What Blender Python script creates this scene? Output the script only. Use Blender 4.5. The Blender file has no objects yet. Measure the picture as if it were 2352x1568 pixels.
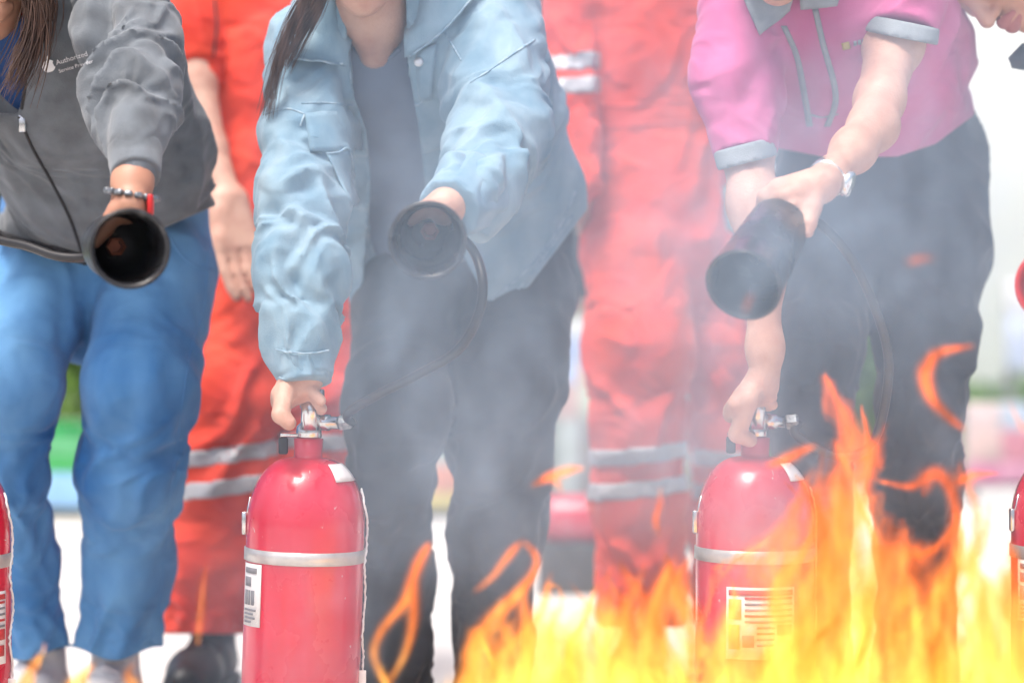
import bpy, bmesh, math, random
import numpy as np
from mathutils import Vector, Matrix
from mathutils.bvhtree import BVHTree

random.seed(4)
rng = np.random.default_rng(7)
SC = bpy.context.scene
COL = SC.collection
F_PX, CX, HY, CAM_H = 5553.0, 1176.0, 688.0, 0.75     # focal length in photo pixels, centre column, horizon row, eye height

# ------------------------------------------------------------------ camera, sky, sun, exposure
cam_d = bpy.data.cameras.new('camera')
cam = bpy.data.objects.new('camera', cam_d)
COL.objects.link(cam)
cam.location = (0, 0, CAM_H)
cam.rotation_euler = (math.radians(90), 0, 0)
cam_d.sensor_width = 36
cam_d.lens = 85
cam_d.shift_y = -96 / 2352
cam_d.clip_start, cam_d.clip_end = 0.05, 400
cam_d.dof.use_dof = True
cam_d.dof.focus_distance = 3.66
cam_d.dof.aperture_fstop = 1.6
SC.camera = cam

world = bpy.data.worlds.new('World')
SC.world = world
world.use_nodes = True
wn = world.node_tree
bg = wn.nodes['Background']
sky = wn.nodes.new('ShaderNodeTexSky')
sky.sky_type = 'NISHITA'
sky.sun_disc = False
SUN_EL, SUN_AZ = math.radians(66), math.radians(215)
sky.sun_elevation, sky.sun_rotation = SUN_EL, SUN_AZ
sky.dust_density = 6.0
sky.air_density = 0.7
sky.ozone_density = 1.0
wn.links.new(sky.outputs[0], bg.inputs[0])
bg.inputs[1].default_value = 0.12

sun_d = bpy.data.lights.new('sun', 'SUN')
sun = bpy.data.objects.new('sun', sun_d)
COL.objects.link(sun)
sun_d.energy, sun_d.angle, sun_d.color = 1.5, math.radians(25), (1.0, 0.96, 0.9)
sdir = Vector((math.sin(SUN_AZ) * math.cos(SUN_EL), math.cos(SUN_AZ) * math.cos(SUN_EL), math.sin(SUN_EL)))
sun.rotation_euler = sdir.to_track_quat('Z', 'Y').to_euler()

SC.view_settings.view_transform = 'Standard'
SC.view_settings.look = 'None'
SC.view_settings.gamma = 1
SC.view_settings.use_curve_mapping = False
SC.view_settings.exposure = 1.15
SC.render.engine = 'CYCLES'
SC.cycles.max_bounces = 5
SC.cycles.diffuse_bounces = 2
SC.cycles.glossy_bounces = 2
SC.cycles.volume_bounces = 1
SC.cycles.use_adaptive_sampling = True
SC.cycles.adaptive_threshold = 0.03
SC.cycles.volume_step_rate = 1.6
SC.cycles.transparent_max_bounces = 64
SC.cycles.use_denoising = True


# ------------------------------------------------------------------ helpers
def P(px, py, d):
    """a point of the place: seen at photo pixel (px, py), d metres in front of the camera"""
    return np.array([(px - CX) * d / F_PX, d, CAM_H - (py - HY) * d / F_PX])


TAB = rng.random((32, 32, 32)).astype(np.float32)


def vnoise(x, y, z):
    xi, yi, zi = np.floor(x).astype(np.int32), np.floor(y).astype(np.int32), np.floor(z).astype(np.int32)
    fx, fy, fz = x - xi, y - yi, z - zi
    fx, fy, fz = (f * f * (3 - 2 * f) for f in (fx, fy, fz))
    x0, y0, z0, x1, y1, z1 = xi & 31, yi & 31, zi & 31, (xi + 1) & 31, (yi + 1) & 31, (zi + 1) & 31
    a = TAB[x0, y0, z0] * (1 - fx) + TAB[x1, y0, z0] * fx
    b = TAB[x0, y1, z0] * (1 - fx) + TAB[x1, y1, z0] * fx
    c = TAB[x0, y0, z1] * (1 - fx) + TAB[x1, y0, z1] * fx
    e = TAB[x0, y1, z1] * (1 - fx) + TAB[x1, y1, z1] * fx
    return (a * (1 - fy) + b * fy) * (1 - fz) + (c * (1 - fy) + e * fy) * fz


def smin(a, b, k):
    if k <= 0:
        return np.minimum(a, b)
    h = np.maximum(k - np.abs(a - b), 0) / k
    return np.minimum(a, b) - h * h * k * 0.25


class Field:
    """a signed distance field on a grid; solids are added as tapered limbs and meshed with surface nets"""

    def __init__(s, lo, hi, h, far=0.3):
        s.lo, s.h = np.array(lo, float), h
        s.n = np.maximum(np.ceil((np.array(hi) - s.lo) / h).astype(int) + 1, 3)
        s.D = np.full(s.n, far, np.float32)
        s.ax = [(s.lo[i] + h * np.arange(s.n[i])).astype(np.float32) for i in range(3)]

    def box(s, lo, hi):
        i0 = np.clip(np.floor((np.array(lo) - s.lo) / s.h).astype(int), 0, s.n - 1)
        i1 = np.clip(np.ceil((np.array(hi) - s.lo) / s.h).astype(int) + 1, 1, s.n)
        sl = tuple(slice(a, b) for a, b in zip(i0, i1))
        X = s.ax[0][sl[0]][:, None, None]
        Y = s.ax[1][sl[1]][None, :, None]
        Z = s.ax[2][sl[2]][None, None, :]
        return sl, X, Y, Z

    def grid(s):
        return s.ax[0][:, None, None], s.ax[1][None, :, None], s.ax[2][None, None, :]

    def limb(s, pts, rad, k=0.02, flat=None, ratio=1.0, fold=None, ki=0.02, cut=False):
        pts = np.array(pts, np.float32)
        rad = np.array(rad, np.float32)
        m = rad.max() + 0.045 + k
        sl, X, Y, Z = s.box(pts.min(0) - m, pts.max(0) + m)
        if min(sl[i].stop - sl[i].start for i in range(3)) < 1:
            return
        best, S, NX, NY, NZ = None, None, None, None, None
        L = 0.0
        tot = max(float(np.linalg.norm(np.diff(pts, axis=0), axis=1).sum()), 1e-6)
        for i in range(len(pts) - 1):
            a, b = pts[i], pts[i + 1]
            ab = b - a
            l2 = float(ab @ ab) + 1e-12
            t = np.clip(((X - a[0]) * ab[0] + (Y - a[1]) * ab[1] + (Z - a[2]) * ab[2]) / l2, 0, 1)
            vx, vy, vz = X - a[0] - t * ab[0], Y - a[1] - t * ab[1], Z - a[2] - t * ab[2]
            if flat is not None:
                q = (vx * flat[0] + vy * flat[1] + vz * flat[2]) * (1 / ratio - 1)
                vx, vy, vz = vx + q * flat[0], vy + q * flat[1], vz + q * flat[2]
            ln = np.sqrt(vx * vx + vy * vy + vz * vz) + 1e-6
            d = ln - (rad[i] + (rad[i + 1] - rad[i]) * t)
            ln_seg = math.sqrt(l2)
            if fold is not None:
                sv = L + t * ln_seg
                if best is None:
                    S, NX, NY, NZ = sv, vx / ln, vy / ln, vz / ln
                else:
                    w = np.clip((best - d) / 0.03 * 0.5 + 0.5, 0, 1)
                    S = S * (1 - w) + sv * w
                    NX, NY, NZ = NX * (1 - w) + vx / ln * w, NY * (1 - w) + vy / ln * w, NZ * (1 - w) + vz / ln * w
            best = d if best is None else smin(best, d, ki)
            L += ln_seg
        if flat is not None:
            best = best * (0.5 + 0.5 * ratio)
        if cut:
            nd = pts[-1] - pts[-2]
            nd = nd / np.linalg.norm(nd)
            endp = ((X - pts[-1][0]) * nd[0] + (Y - pts[-1][1]) * nd[1] + (Z - pts[-1][2]) * nd[2]).astype(np.float32)
        if fold is not None:
            mk = np.abs(best) < 0.05
            Sm, a, b, c = np.broadcast_to(S, best.shape)[mk], np.broadcast_to(NX, best.shape)[mk], np.broadcast_to(NY, best.shape)[mk], np.broadcast_to(NZ, best.shape)[mk]
            ax = pts[-1] - pts[0]
            ax = ax / np.linalg.norm(ax)
            dis = 0
            for (amp, fs, ka, seed, prof) in list(fold) + [(fold[0][0] * .3, fold[0][1] * 3.4, 2.4, fold[0][3] + .7, fold[0][4])]:
                w = np.interp(Sm / tot, [p[0] for p in prof], [p[1] for p in prof])
                q = Sm * fs + ka * (a * math.sin(seed * 7.1) * 1.3 + b * .8 * math.cos(seed * 3.3) + c * .5 * math.sin(seed))
                wob = vnoise(a * 1.5 + seed, b * 1.5 + 4, Sm * fs * .45 + seed) * 1.6
                q = q + wob
                n = vnoise(a * ka * .55 + seed, b * ka * .55 + c * ka * .55 + seed * 1.7, q + 3.1 * seed)
                rid = 1 - np.sqrt((2.6 * (n - .5)) ** 2 + 0.002)
                dis = dis + 1.8 * amp * w * (np.maximum(rid, -.4) - .45)
            best[mk] -= dis.astype(np.float32)
        if cut:
            best = np.maximum(best, endp)
        s.D[sl] = smin(s.D[sl], best, k)

    def limbp(s, pp, **kw):
        """limb whose points are (px, py, depth, radius in px)"""
        s.limb([P(a, b, d) for a, b, d, r in pp], [r * d / F_PX for a, b, d, r in pp], **kw)

    def ball(s, c, r, k=0.01):
        c, r = np.array(c, float), np.array(r, float) * np.ones(3)
        sl, X, Y, Z = s.box(c - r - 0.03 - k, c + r + 0.03 + k)
        q = np.sqrt(((X - c[0]) / r[0]) ** 2 + ((Y - c[1]) / r[1]) ** 2 + ((Z - c[2]) / r[2]) ** 2)
        s.D[sl] = smin(s.D[sl], ((q - 1) * r.min()).astype(np.float32), k)

    def bumps(s, amp, f, seed=0.0, stretch=(1, 1, 1)):
        mk = np.abs(s.D) < 0.05
        I = np.nonzero(mk)
        x, y, z = (s.ax[i][I[i]] * f * stretch[i] + seed for i in range(3))
        s.D[mk] -= amp * (vnoise(x, y, z) * 2 - 1)

    def px(s):
        X, Y, Z = s.grid()
        return CX + X * F_PX / Y, HY + (CAM_H - Z) * F_PX / Y, Y

    def mesh(s, level=0.0):
        return nets(s.D - level if level else s.D, s.lo, s.h)


def nets(D, lo, h):
    D = D.copy()
    for i in range(3):                                     # close what reaches the box
        sl = [slice(None)] * 3
        for e in (0, -1):
            sl[i] = e
            D[tuple(sl)] = np.maximum(D[tuple(sl)], 1e-4)
    ins = D < 0
    c = np.zeros(np.array(D.shape) - 1, np.uint8)
    offs = [(i, j, k) for i in (0, 1) for j in (0, 1) for k in (0, 1)]
    n = np.array(D.shape)
    for o in offs:
        c += ins[o[0]:n[0] - 1 + o[0], o[1]:n[1] - 1 + o[1], o[2]:n[2] - 1 + o[2]]
    I = np.argwhere((c > 0) & (c < 8))
    if len(I) == 0:
        return np.zeros((0, 3)), np.zeros((0, 4), int)
    val = {o: D[I[:, 0] + o[0], I[:, 1] + o[1], I[:, 2] + o[2]] for o in offs}
    acc, cnt = np.zeros((len(I), 3)), np.zeros(len(I))
    for a in offs:
        for axn in range(3):
            if a[axn]:
                continue
            b = list(a)
            b[axn] = 1
            b = tuple(b)
            va, vb = val[a], val[b]
            cr = (va < 0) != (vb < 0)
            t = np.where(cr, va / np.where(cr, va - vb, 1), 0)
            p = np.zeros((len(I), 3)) + a
            p[:, axn] += t
            acc += p * cr[:, None]
            cnt += cr
    V = lo + (I + acc / cnt[:, None]) * h
    idx = np.full(c.shape, -1, np.int64)
    idx[I[:, 0], I[:, 1], I[:, 2]] = np.arange(len(I))
    Q = []
    for axn in range(3):
        u, v = (axn + 1) % 3, (axn + 2) % 3
        s0, s1 = [slice(None)] * 3, [slice(None)] * 3
        s0[axn], s1[axn] = slice(0, -1), slice(1, None)
        A, B = ins[tuple(s0)], ins[tuple(s1)]
        E = np.argwhere(A != B)
        E = E[(E[:, u] > 0) & (E[:, v] > 0) & (E[:, u] < n[u] - 1) & (E[:, v] < n[v] - 1)]
        if len(E) == 0:
            continue
        def at(du, dv):
            e = E.copy()
            e[:, u] -= du
            e[:, v] -= dv
            return idx[e[:, 0], e[:, 1], e[:, 2]]
        q = np.stack([at(1, 1), at(0, 1), at(0, 0), at(1, 0)], 1)
        fl = ~A[E[:, 0], E[:, 1], E[:, 2]]
        q[fl] = q[fl][:, ::-1]
        Q.append(q)
    return V, np.concatenate(Q)


def mesh_of(name, V, Q, smooth=True):
    me = bpy.data.meshes.new(name)
    if isinstance(Q, np.ndarray):
        V = np.asarray(V, np.float32)
        w = Q.shape[1]
        me.vertices.add(len(V))
        me.vertices.foreach_set('co', V.ravel())
        me.loops.add(Q.size)
        me.loops.foreach_set('vertex_index', Q.ravel().astype(np.int32))
        me.polygons.add(len(Q))
        me.polygons.foreach_set('loop_start', np.arange(0, Q.size, w, dtype=np.int32))
        me.update(calc_edges=True)
        me.validate()
    else:
        me.from_pydata([tuple(v) for v in V], [], [tuple(f) for f in Q])
    me.polygons.foreach_set('use_smooth', [smooth] * len(me.polygons))
    me.update()
    return me


def obj(name, VQ, m, parent=None, origin=(0, 0, 0), smooth=True):
    V, Q = VQ
    if parent is not None:
        origin = parent['base']
    me = mesh_of(name, np.asarray(V, float) - np.array(origin), Q, smooth)
    o = bpy.data.objects.new(name, me)
    COL.objects.link(o)
    for mm in (m if isinstance(m, (list, tuple)) else [m]):
        me.materials.append(mm)
    o['base'] = [float(v) for v in origin]
    if parent is not None:
        o.parent = parent
    else:
        o.location = origin
    return o


def tag(o, label=None, cat=None, group=None, kind=None):
    for k, v in (('label', label), ('category', cat), ('group', group), ('kind', kind)):
        if v:
            o[k] = v
    return o


def empty(name, loc, label, cat, group=None):
    o = bpy.data.objects.new(name, None)
    COL.objects.link(o)
    o.location = loc
    o.empty_display_size = 0.1
    o['base'] = [float(v) for v in loc]
    return tag(o, label, cat, group)


def join(*parts):
    V, Q, n = [], [], 0
    for v, q in parts:
        V.append(np.asarray(v, float))
        Q += [tuple(int(i) + n for i in f) for f in q]
        n += len(v)
    return np.concatenate(V), Q


def box(c, size, R=None):
    s = np.array(size) / 2
    v = np.array([(x, y, z) for x in (-1, 1) for y in (-1, 1) for z in (-1, 1)]) * s
    if R is not None:
        v = v @ np.array(R).T
    return v + np.array(c), [(0, 1, 3, 2), (4, 6, 7, 5), (0, 4, 5, 1), (2, 3, 7, 6), (0, 2, 6, 4), (1, 5, 7, 3)]


def bbox(c, size, bev=0.004, R=None):
    bm = bmesh.new()
    v, q = box((0, 0, 0), size)
    vs = [bm.verts.new(p) for p in v]
    for f in q:
        bm.faces.new([vs[i] for i in f])
    bmesh.ops.bevel(bm, geom=list(bm.edges), offset=bev, segments=2, affect='EDGES', profile=0.5)
    V = np.array([p.co[:] for p in bm.verts])
    bm.verts.index_update()
    Q = [tuple(p.index for p in f.verts) for f in bm.faces]
    bm.free()
    if R is not None:
        V = V @ np.array(R).T
    return V + np.array(c), Q


def frame(axis, up=(0, 0, 1)):
    z = np.array(axis, float)
    z /= np.linalg.norm(z)
    x = np.cross(up, z)
    if np.linalg.norm(x) < 1e-4:
        x = np.cross((0, 1, 0), z)
    x /= np.linalg.norm(x)
    return np.stack([x, np.cross(z, x), z], 1)               # columns


def lathe(prof, base, axis=(0, 0, 1), n=40, cap=True):
    R = frame(axis)
    V, Q = [], []
    for r, z in prof:
        for i in range(n):
            a = 2 * math.pi * i / n
            V.append(R @ np.array([r * math.cos(a), r * math.sin(a), z]) + base)
    for j in range(len(prof) - 1):
        for i in range(n):
            i2 = (i + 1) % n
            Q.append((j * n + i, j * n + i2, (j + 1) * n + i2, (j + 1) * n + i))
    if cap:
        Q.append(tuple(range(n))[::-1])
        Q.append(tuple((len(prof) - 1) * n + i for i in range(n)))
    return np.array(V), Q


def spline(pts, n):
    pts = np.array(pts, float)
    p = np.concatenate([[2 * pts[0] - pts[1]], pts, [2 * pts[-1] - pts[-2]]])
    out = []
    for i in range(1, len(p) - 2):
        for t in np.linspace(0, 1, n, endpoint=False):
            a, b, c, d = p[i - 1], p[i], p[i + 1], p[i + 2]
            out.append(0.5 * (2 * b + (c - a) * t + (2 * a - 5 * b + 4 * c - d) * t * t + (3 * b - a - 3 * c + d) * t ** 3))
    out.append(pts[-1])
    return np.array(out)


def tube(path, rad, n=10):
    path = np.array(path, float)
    rad = np.ones(len(path)) * rad
    V, Q = [], []
    T = np.gradient(path, axis=0)
    T /= np.linalg.norm(T, axis=1)[:, None] + 1e-9
    x = frame(T[0])[:, 0]
    for i in range(len(path)):
        x = x - T[i] * (x @ T[i])
        x /= np.linalg.norm(x) + 1e-9
        y = np.cross(T[i], x)
        for k in range(n):
            a = 2 * math.pi * k / n
            V.append(path[i] + rad[i] * (x * math.cos(a) + y * math.sin(a)))
    for j in range(len(path) - 1):
        for i in range(n):
            i2 = (i + 1) % n
            Q.append((j * n + i, j * n + i2, (j + 1) * n + i2, (j + 1) * n + i))
    Q.append(tuple(range(n))[::-1])
    Q.append(tuple((len(path) - 1) * n + i for i in range(n)))
    return np.array(V), Q


def sheet(G, th):
    """a thick sheet from a grid of points"""
    G = np.asarray(G, float)
    nu, nv = G.shape[:2]
    du, dv = np.gradient(G, axis=0), np.gradient(G, axis=1)
    N = np.cross(du, dv)
    N /= np.linalg.norm(N, axis=2)[..., None] + 1e-9
    if N[..., 1].mean() > 0:
        N = -N
    A, B = (G + N * th / 2).reshape(-1, 3), (G - N * th / 2).reshape(-1, 3)
    V = np.concatenate([A, B])
    m = nu * nv
    Q = []
    ix = lambda i, j: i * nv + j
    for i in range(nu - 1):
        for j in range(nv - 1):
            f = (ix(i, j), ix(i + 1, j), ix(i + 1, j + 1), ix(i, j + 1))
            Q.append(f)
            Q.append(tuple(x + m for x in f[::-1]))
    edge = [ix(i, 0) for i in range(nu)] + [ix(nu - 1, j) for j in range(1, nv)] + [ix(i, nv - 1) for i in range(nu - 2, -1, -1)] + [ix(0, j) for j in range(nv - 2, 0, -1)]
    for a, b in zip(edge, edge[1:] + edge[:1]):
        Q.append((b, a, a + m, b + m))
    bm = bmesh.new()
    vs = [bm.verts.new(p) for p in V]
    for f in Q:
        bm.faces.new([vs[i] for i in f])
    bmesh.ops.recalc_face_normals(bm, faces=bm.faces)
    bm.verts.index_update()
    Q = [tuple(p.index for p in f.verts) for f in bm.faces]
    bm.free()
    return V, Q


class Skin:
    """points on the camera side of a finished mesh"""

    def __init__(s, VQ):
        s.t = BVHTree.FromPolygons([Vector(v) for v in VQ[0]], [tuple(int(i) for i in q) for q in VQ[1]])

    def at(s, px, py, off=0.0, d0=4.0):
        o = Vector((0, 0, CAM_H))
        dr = (Vector(P(px, py, 4.0)) - o).normalized()
        h = s.t.ray_cast(o, dr)
        if h[0] is None:
            return np.array(P(px, py, d0))
        nn = h[1] if h[1].dot(dr) < 0 else -h[1]
        return np.array(h[0] + (nn * 0.35 - dr * 0.65).normalized() * off)

    def seam(s, pts, r=0.0012, off=0.0008, n=8):
        q = spline([(a, b, 0) for a, b in pts], n)
        return tube([s.at(a, b, off) for a, b, _ in q], r, 6)

    def patch(s, corners, nu, nv, off, th, sm=2):
        a, b, c, e = (np.array(k, float) for k in corners)
        G = np.zeros((nu, nv, 3))
        for i in range(nu):
            for j in range(nv):
                u, v = i / (nu - 1), j / (nv - 1)
                p = (a * (1 - u) + b * u) * (1 - v) + (e * (1 - u) + c * u) * v
                G[i, j] = s.at(p[0], p[1], off)
        for _ in range(sm):
            H = G.copy()
            H[1:-1, :, 1] = (G[:-2, :, 1] + G[2:, :, 1] + 2 * G[1:-1, :, 1]) / 4
            G = H.copy()
            G[:, 1:-1, 1] = (H[:, :-2, 1] + H[:, 2:, 1] + 2 * H[:, 1:-1, 1]) / 4
        return sheet(G, th)


# ------------------------------------------------------------------ materials
def mat(name, col, rough=0.8, col2=None, ns=12.0, stretch=(1, 1, 1), bump=0.0, bs=300.0, metal=0.0, coat=0.0, sheen=0.0, sss=0.0, lo=0.35, hi=0.65, spec=0.5, detail=4):
    m = bpy.data.materials.new(name)
    m.use_nodes = True
    t = m.node_tree
    b = t.nodes['Principled BSDF']
    b.inputs['Roughness'].default_value = rough
    b.inputs['Metallic'].default_value = metal
    b.inputs['Coat Weight'].default_value = coat
    b.inputs['Coat Roughness'].default_value = 0.12
    b.inputs['Sheen Weight'].default_value = sheen
    b.inputs['Specular IOR Level'].default_value = spec
    if sss:
        b.inputs['Subsurface Weight'].default_value = sss
        b.inputs['Subsurface Radius'].default_value = (0.012, 0.005, 0.003)
        b.inputs['Subsurface Scale'].default_value = 1.0
    tc = t.nodes.new('ShaderNodeTexCoord')
    if col2 is None:
        col2 = tuple(c * 0.75 for c in col)
    mp = t.nodes.new('ShaderNodeMapping')
    mp.inputs['Scale'].default_value = stretch
    t.links.new(tc.outputs['Object'], mp.inputs[0])
    n = t.nodes.new('ShaderNodeTexNoise')
    n.inputs['Scale'].default_value = ns
    n.inputs['Detail'].default_value = detail
    t.links.new(mp.outputs[0], n.inputs['Vector'])
    r = t.nodes.new('ShaderNodeValToRGB')
    r.color_ramp.elements[0].position, r.color_ramp.elements[1].position = lo, hi
    r.color_ramp.elements[0].color = (*col2, 1)
    r.color_ramp.elements[1].color = (*col, 1)
    t.links.new(n.outputs['Fac'], r.inputs[0])
    t.links.new(r.outputs[0], b.inputs['Base Color'])
    if bump:
        n2 = t.nodes.new('ShaderNodeTexNoise')
        n2.inputs['Scale'].default_value = bs
        n2.inputs['Detail'].default_value = 3
        t.links.new(tc.outputs['Object'], n2.inputs['Vector'])
        bp = t.nodes.new('ShaderNodeBump')
        bp.inputs['Strength'].default_value = bump
        bp.inputs['Distance'].default_value = 0.004
        t.links.new(n2.outputs['Fac'], bp.inputs['Height'])
        t.links.new(bp.outputs[0], b.inputs['Normal'])
        if sheen:
            n3 = t.nodes.new('ShaderNodeTexNoise')
            n3.noise_type = 'RIDGED_MULTIFRACTAL'
            n3.inputs['Scale'].default_value = 8.5
            n3.inputs['Detail'].default_value = 3.0
            n3.inputs['Distortion'].default_value = 0.9
            m3 = t.nodes.new('ShaderNodeMapping')
            m3.inputs['Scale'].default_value = (1.0, 1.0, 1.9)
            m3.inputs['Rotation'].default_value = (.3, .5, 0)
            t.links.new(tc.outputs['Object'], m3.inputs[0])
            t.links.new(m3.outputs[0], n3.inputs['Vector'])
            b3 = t.nodes.new('ShaderNodeBump')
            b3.inputs['Strength'].default_value = 0.75
            b3.inputs['Distance'].default_value = 0.012
            t.links.new(n3.outputs['Fac'], b3.inputs['Height'])
            t.links.new(bp.outputs[0], b3.inputs['Normal'])
            t.links.new(b3.outputs[0], b.inputs['Normal'])
    return m


M = dict(
    skin=mat('skin', (0.60, 0.37, 0.28), 0.55, (0.50, 0.27, 0.20), 26, sss=0.06, bump=0.25, bs=190),
    skin_tan=mat('tan_skin', (0.50, 0.27, 0.18), 0.5, (0.42, 0.2, 0.13), 14, sss=0.12),
    lip=mat('lip', (0.42, 0.14, 0.13), 0.4),
    hair=mat('dark_hair', (0.035, 0.02, 0.015), 0.45, (0.012, 0.008, 0.007), 60, (1, 1, 0.1)),
    hair_brown=mat('brown_hair', (0.13, 0.07, 0.05), 0.5, (0.04, 0.022, 0.016), 60, (1, 1, 0.1)),
    grey=mat('grey_fleece', (0.14, 0.16, 0.18), 0.9, (0.10, 0.112, 0.125), 25, bump=0.25, bs=420, sheen=0.25),
    grey_dark=mat('dark_ribbed_hem', (0.03, 0.03, 0.034), 0.8),
    blue_tee=mat('navy_blue_tee', (0.015, 0.06, 0.19), 0.9),
    jeans=mat('blue_jeans_denim', (0.17, 0.40, 0.68), 0.85, (0.010, 0.115, 0.34), 6, (1, 1, 0.45), bump=0.3, bs=600, lo=0.3, hi=0.72, sheen=0.1),
    red=mat('red_coverall_cloth', (0.80, 0.065, 0.022), 0.8, (0.68, 0.032, 0.014), 8, bump=0.15, bs=400, sheen=0.1),
    reflect=mat('silver_reflective_tape', (0.5, 0.5, 0.52), 0.45, (0.4, 0.4, 0.42), 30, metal=0.1),
    denim=mat('light_blue_denim', (0.29, 0.41, 0.485), 0.88, (0.14, 0.255, 0.35), 17, (1, 1, 0.6), bump=0.35, bs=550, lo=0.3, hi=0.7, sheen=0.15),
    denim_seam=mat('pale_denim_seam', (0.37, 0.48, 0.55), 0.85, (0.17, 0.28, 0.38), 90),
    tee=mat('slate_grey_tee', (0.16, 0.20, 0.28), 0.9, (0.13, 0.165, 0.235), 10),
    black_cloth=mat('black_trouser_cloth', (0.018, 0.021, 0.028), 0.85, (0.012, 0.014, 0.018), 12, bump=0.2, bs=400, sheen=0.15),
    pink=mat('pink_pique_cotton', (0.58, 0.15, 0.32), 0.85, (0.50, 0.11, 0.26), 9, bump=0.25, bs=700, sheen=0.15),
    grey_trim=mat('grey_knit_trim', (0.31, 0.34, 0.36), 0.85, (0.25, 0.28, 0.3), 40, bump=0.3, bs=500),
    navy=mat('navy_trouser_cloth', (0.022, 0.03, 0.042), 0.85, (0.015, 0.02, 0.028), 12, bump=0.2, bs=400, sheen=0.15),
    horn=mat('black_rubber', (0.012, 0.012, 0.014), 0.42, (0.02, 0.02, 0.022), 30, bump=0.1, bs=200),
    hose=mat('black_hose_rubber', (0.02, 0.02, 0.022), 0.4),
    brass=mat('copper_orifice', (0.35, 0.11, 0.06), 0.45, metal=0.5),
    ext_red=mat('red_gloss_paint', (0.60, 0.012, 0.045), 0.25, (0.5, 0.008, 0.035), 7, coat=0.6, bump=0.05, bs=25),
    steel=mat('chromed_steel', (0.72, 0.72, 0.72), 0.22, (0.5, 0.5, 0.5), 40, metal=1.0),
    strap=mat('dull_steel_strap', (0.62, 0.6, 0.57), 0.4, (0.42, 0.41, 0.4), 25, metal=0.6),
    white=mat('white_label_paper', (0.74, 0.73, 0.72), 0.6, (0.66, 0.65, 0.65), 60),
    print_grey=mat('grey_print', (0.22, 0.22, 0.24), 0.6),
    print_red=mat('red_print', (0.55, 0.05, 0.05), 0.6),
    print_yellow=mat('yellow_print', (0.75, 0.5, 0.08), 0.6),
    shoe=mat('white_trainer_leather', (0.82, 0.81, 0.8), 0.5),
    sole=mat('rubber_sole', (0.6, 0.6, 0.58), 0.7),
    boot=mat('black_boot_leather', (0.018, 0.018, 0.02), 0.4),
    logo=mat('white_print', (0.85, 0.85, 0.87), 0.7),
    gold=mat('gold_thread', (0.55, 0.42, 0.12), 0.6),
    watch=mat('polished_watch_steel', (0.8, 0.8, 0.78), 0.2, metal=0.9),
    bead=mat('dark_grey_metal_link', (0.12, 0.13, 0.14), 0.35, (0.3, 0.32, 0.34), 150, metal=0.7),
    plastic_red=mat('red_plastic', (0.6, 0.02, 0.02), 0.35),
    button=mat('white_metal_button', (0.85, 0.85, 0.85), 0.3, metal=0.4),
)


def weather(m, chip=(.55, .5, .48), sc=55, thr=.70):
    t = m.node_tree
    b = t.nodes['Principled BSDF']
    src = b.inputs['Base Color'].links[0].from_socket
    tc = t.nodes.new('ShaderNodeTexCoord')
    n = t.nodes.new('ShaderNodeTexNoise')
    n.inputs['Scale'].default_value = sc
    n.inputs['Detail'].default_value = 6
    n.inputs['Distortion'].default_value = .6
    t.links.new(tc.outputs['Object'], n.inputs['Vector'])
    r = t.nodes.new('ShaderNodeMapRange')
    r.inputs['From Min'].default_value, r.inputs['From Max'].default_value = thr, thr + .03
    t.links.new(n.outputs['Fac'], r.inputs['Value'])
    mx = t.nodes.new('ShaderNodeMix')
    mx.data_type = 'RGBA'
    t.links.new(r.outputs[0], mx.inputs[0])
    t.links.new(src, mx.inputs[6])
    mx.inputs[7].default_value = (*chip, 1)
    t.links.new(mx.outputs[2], b.inputs['Base Color'])
    n2 = t.nodes.new('ShaderNodeTexNoise')
    n2.inputs['Scale'].default_value = 9
    n2.inputs['Detail'].default_value = 5
    t.links.new(tc.outputs['Object'], n2.inputs['Vector'])
    r2 = t.nodes.new('ShaderNodeMapRange')
    r2.inputs['From Min'].default_value, r2.inputs['From Max'].default_value = .35, .65
    r2.inputs['To Min'].default_value, r2.inputs['To Max'].default_value = .12, .5
    t.links.new(n2.outputs['Fac'], r2.inputs['Value'])
    t.links.new(r2.outputs[0], b.inputs['Roughness'])


weather(M['ext_red'])
weather(M['horn'], (.05, .05, .052), 40, .62)


# ------------------------------------------------------------------ ground and far things
pave = mat('pale_concrete', (0.62, 0.60, 0.57), 0.85, (0.5, 0.49, 0.47), 3, bump=0.2, bs=60)
lawn_m = mat('lawn_grass', (0.10, 0.17, 0.04), 0.9, (0.06, 0.11, 0.03), 8)


def grid_sheet(x0, x1, y0, y1, z, n=2):
    xs, ys = np.linspace(x0, x1, n), np.linspace(y0, y1, n)
    V = [(x, y, z) for x in xs for y in ys]
    Q = [(i * n + j, (i + 1) * n + j, (i + 1) * n + j + 1, i * n + j + 1) for i in range(n - 1) for j in range(n - 1)]
    return np.array(V), Q


tag(obj('pavement', grid_sheet(-40, 40, -15, 9.6, 0.0), pave), kind='structure')
tag(obj('lawn', grid_sheet(-200, 200, 9.6, 300, 0.02), lawn_m), kind='structure')

leaf_m = mat('hedge_leaf', (0.13, 0.26, 0.03), 0.6, (0.05, 0.12, 0.015), 3)
leaf_m2 = mat('tree_leaf', (0.08, 0.13, 0.04), 0.6, (0.04, 0.075, 0.02), 2)
bark = mat('bark', (0.12, 0.09, 0.06), 0.9)


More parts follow.
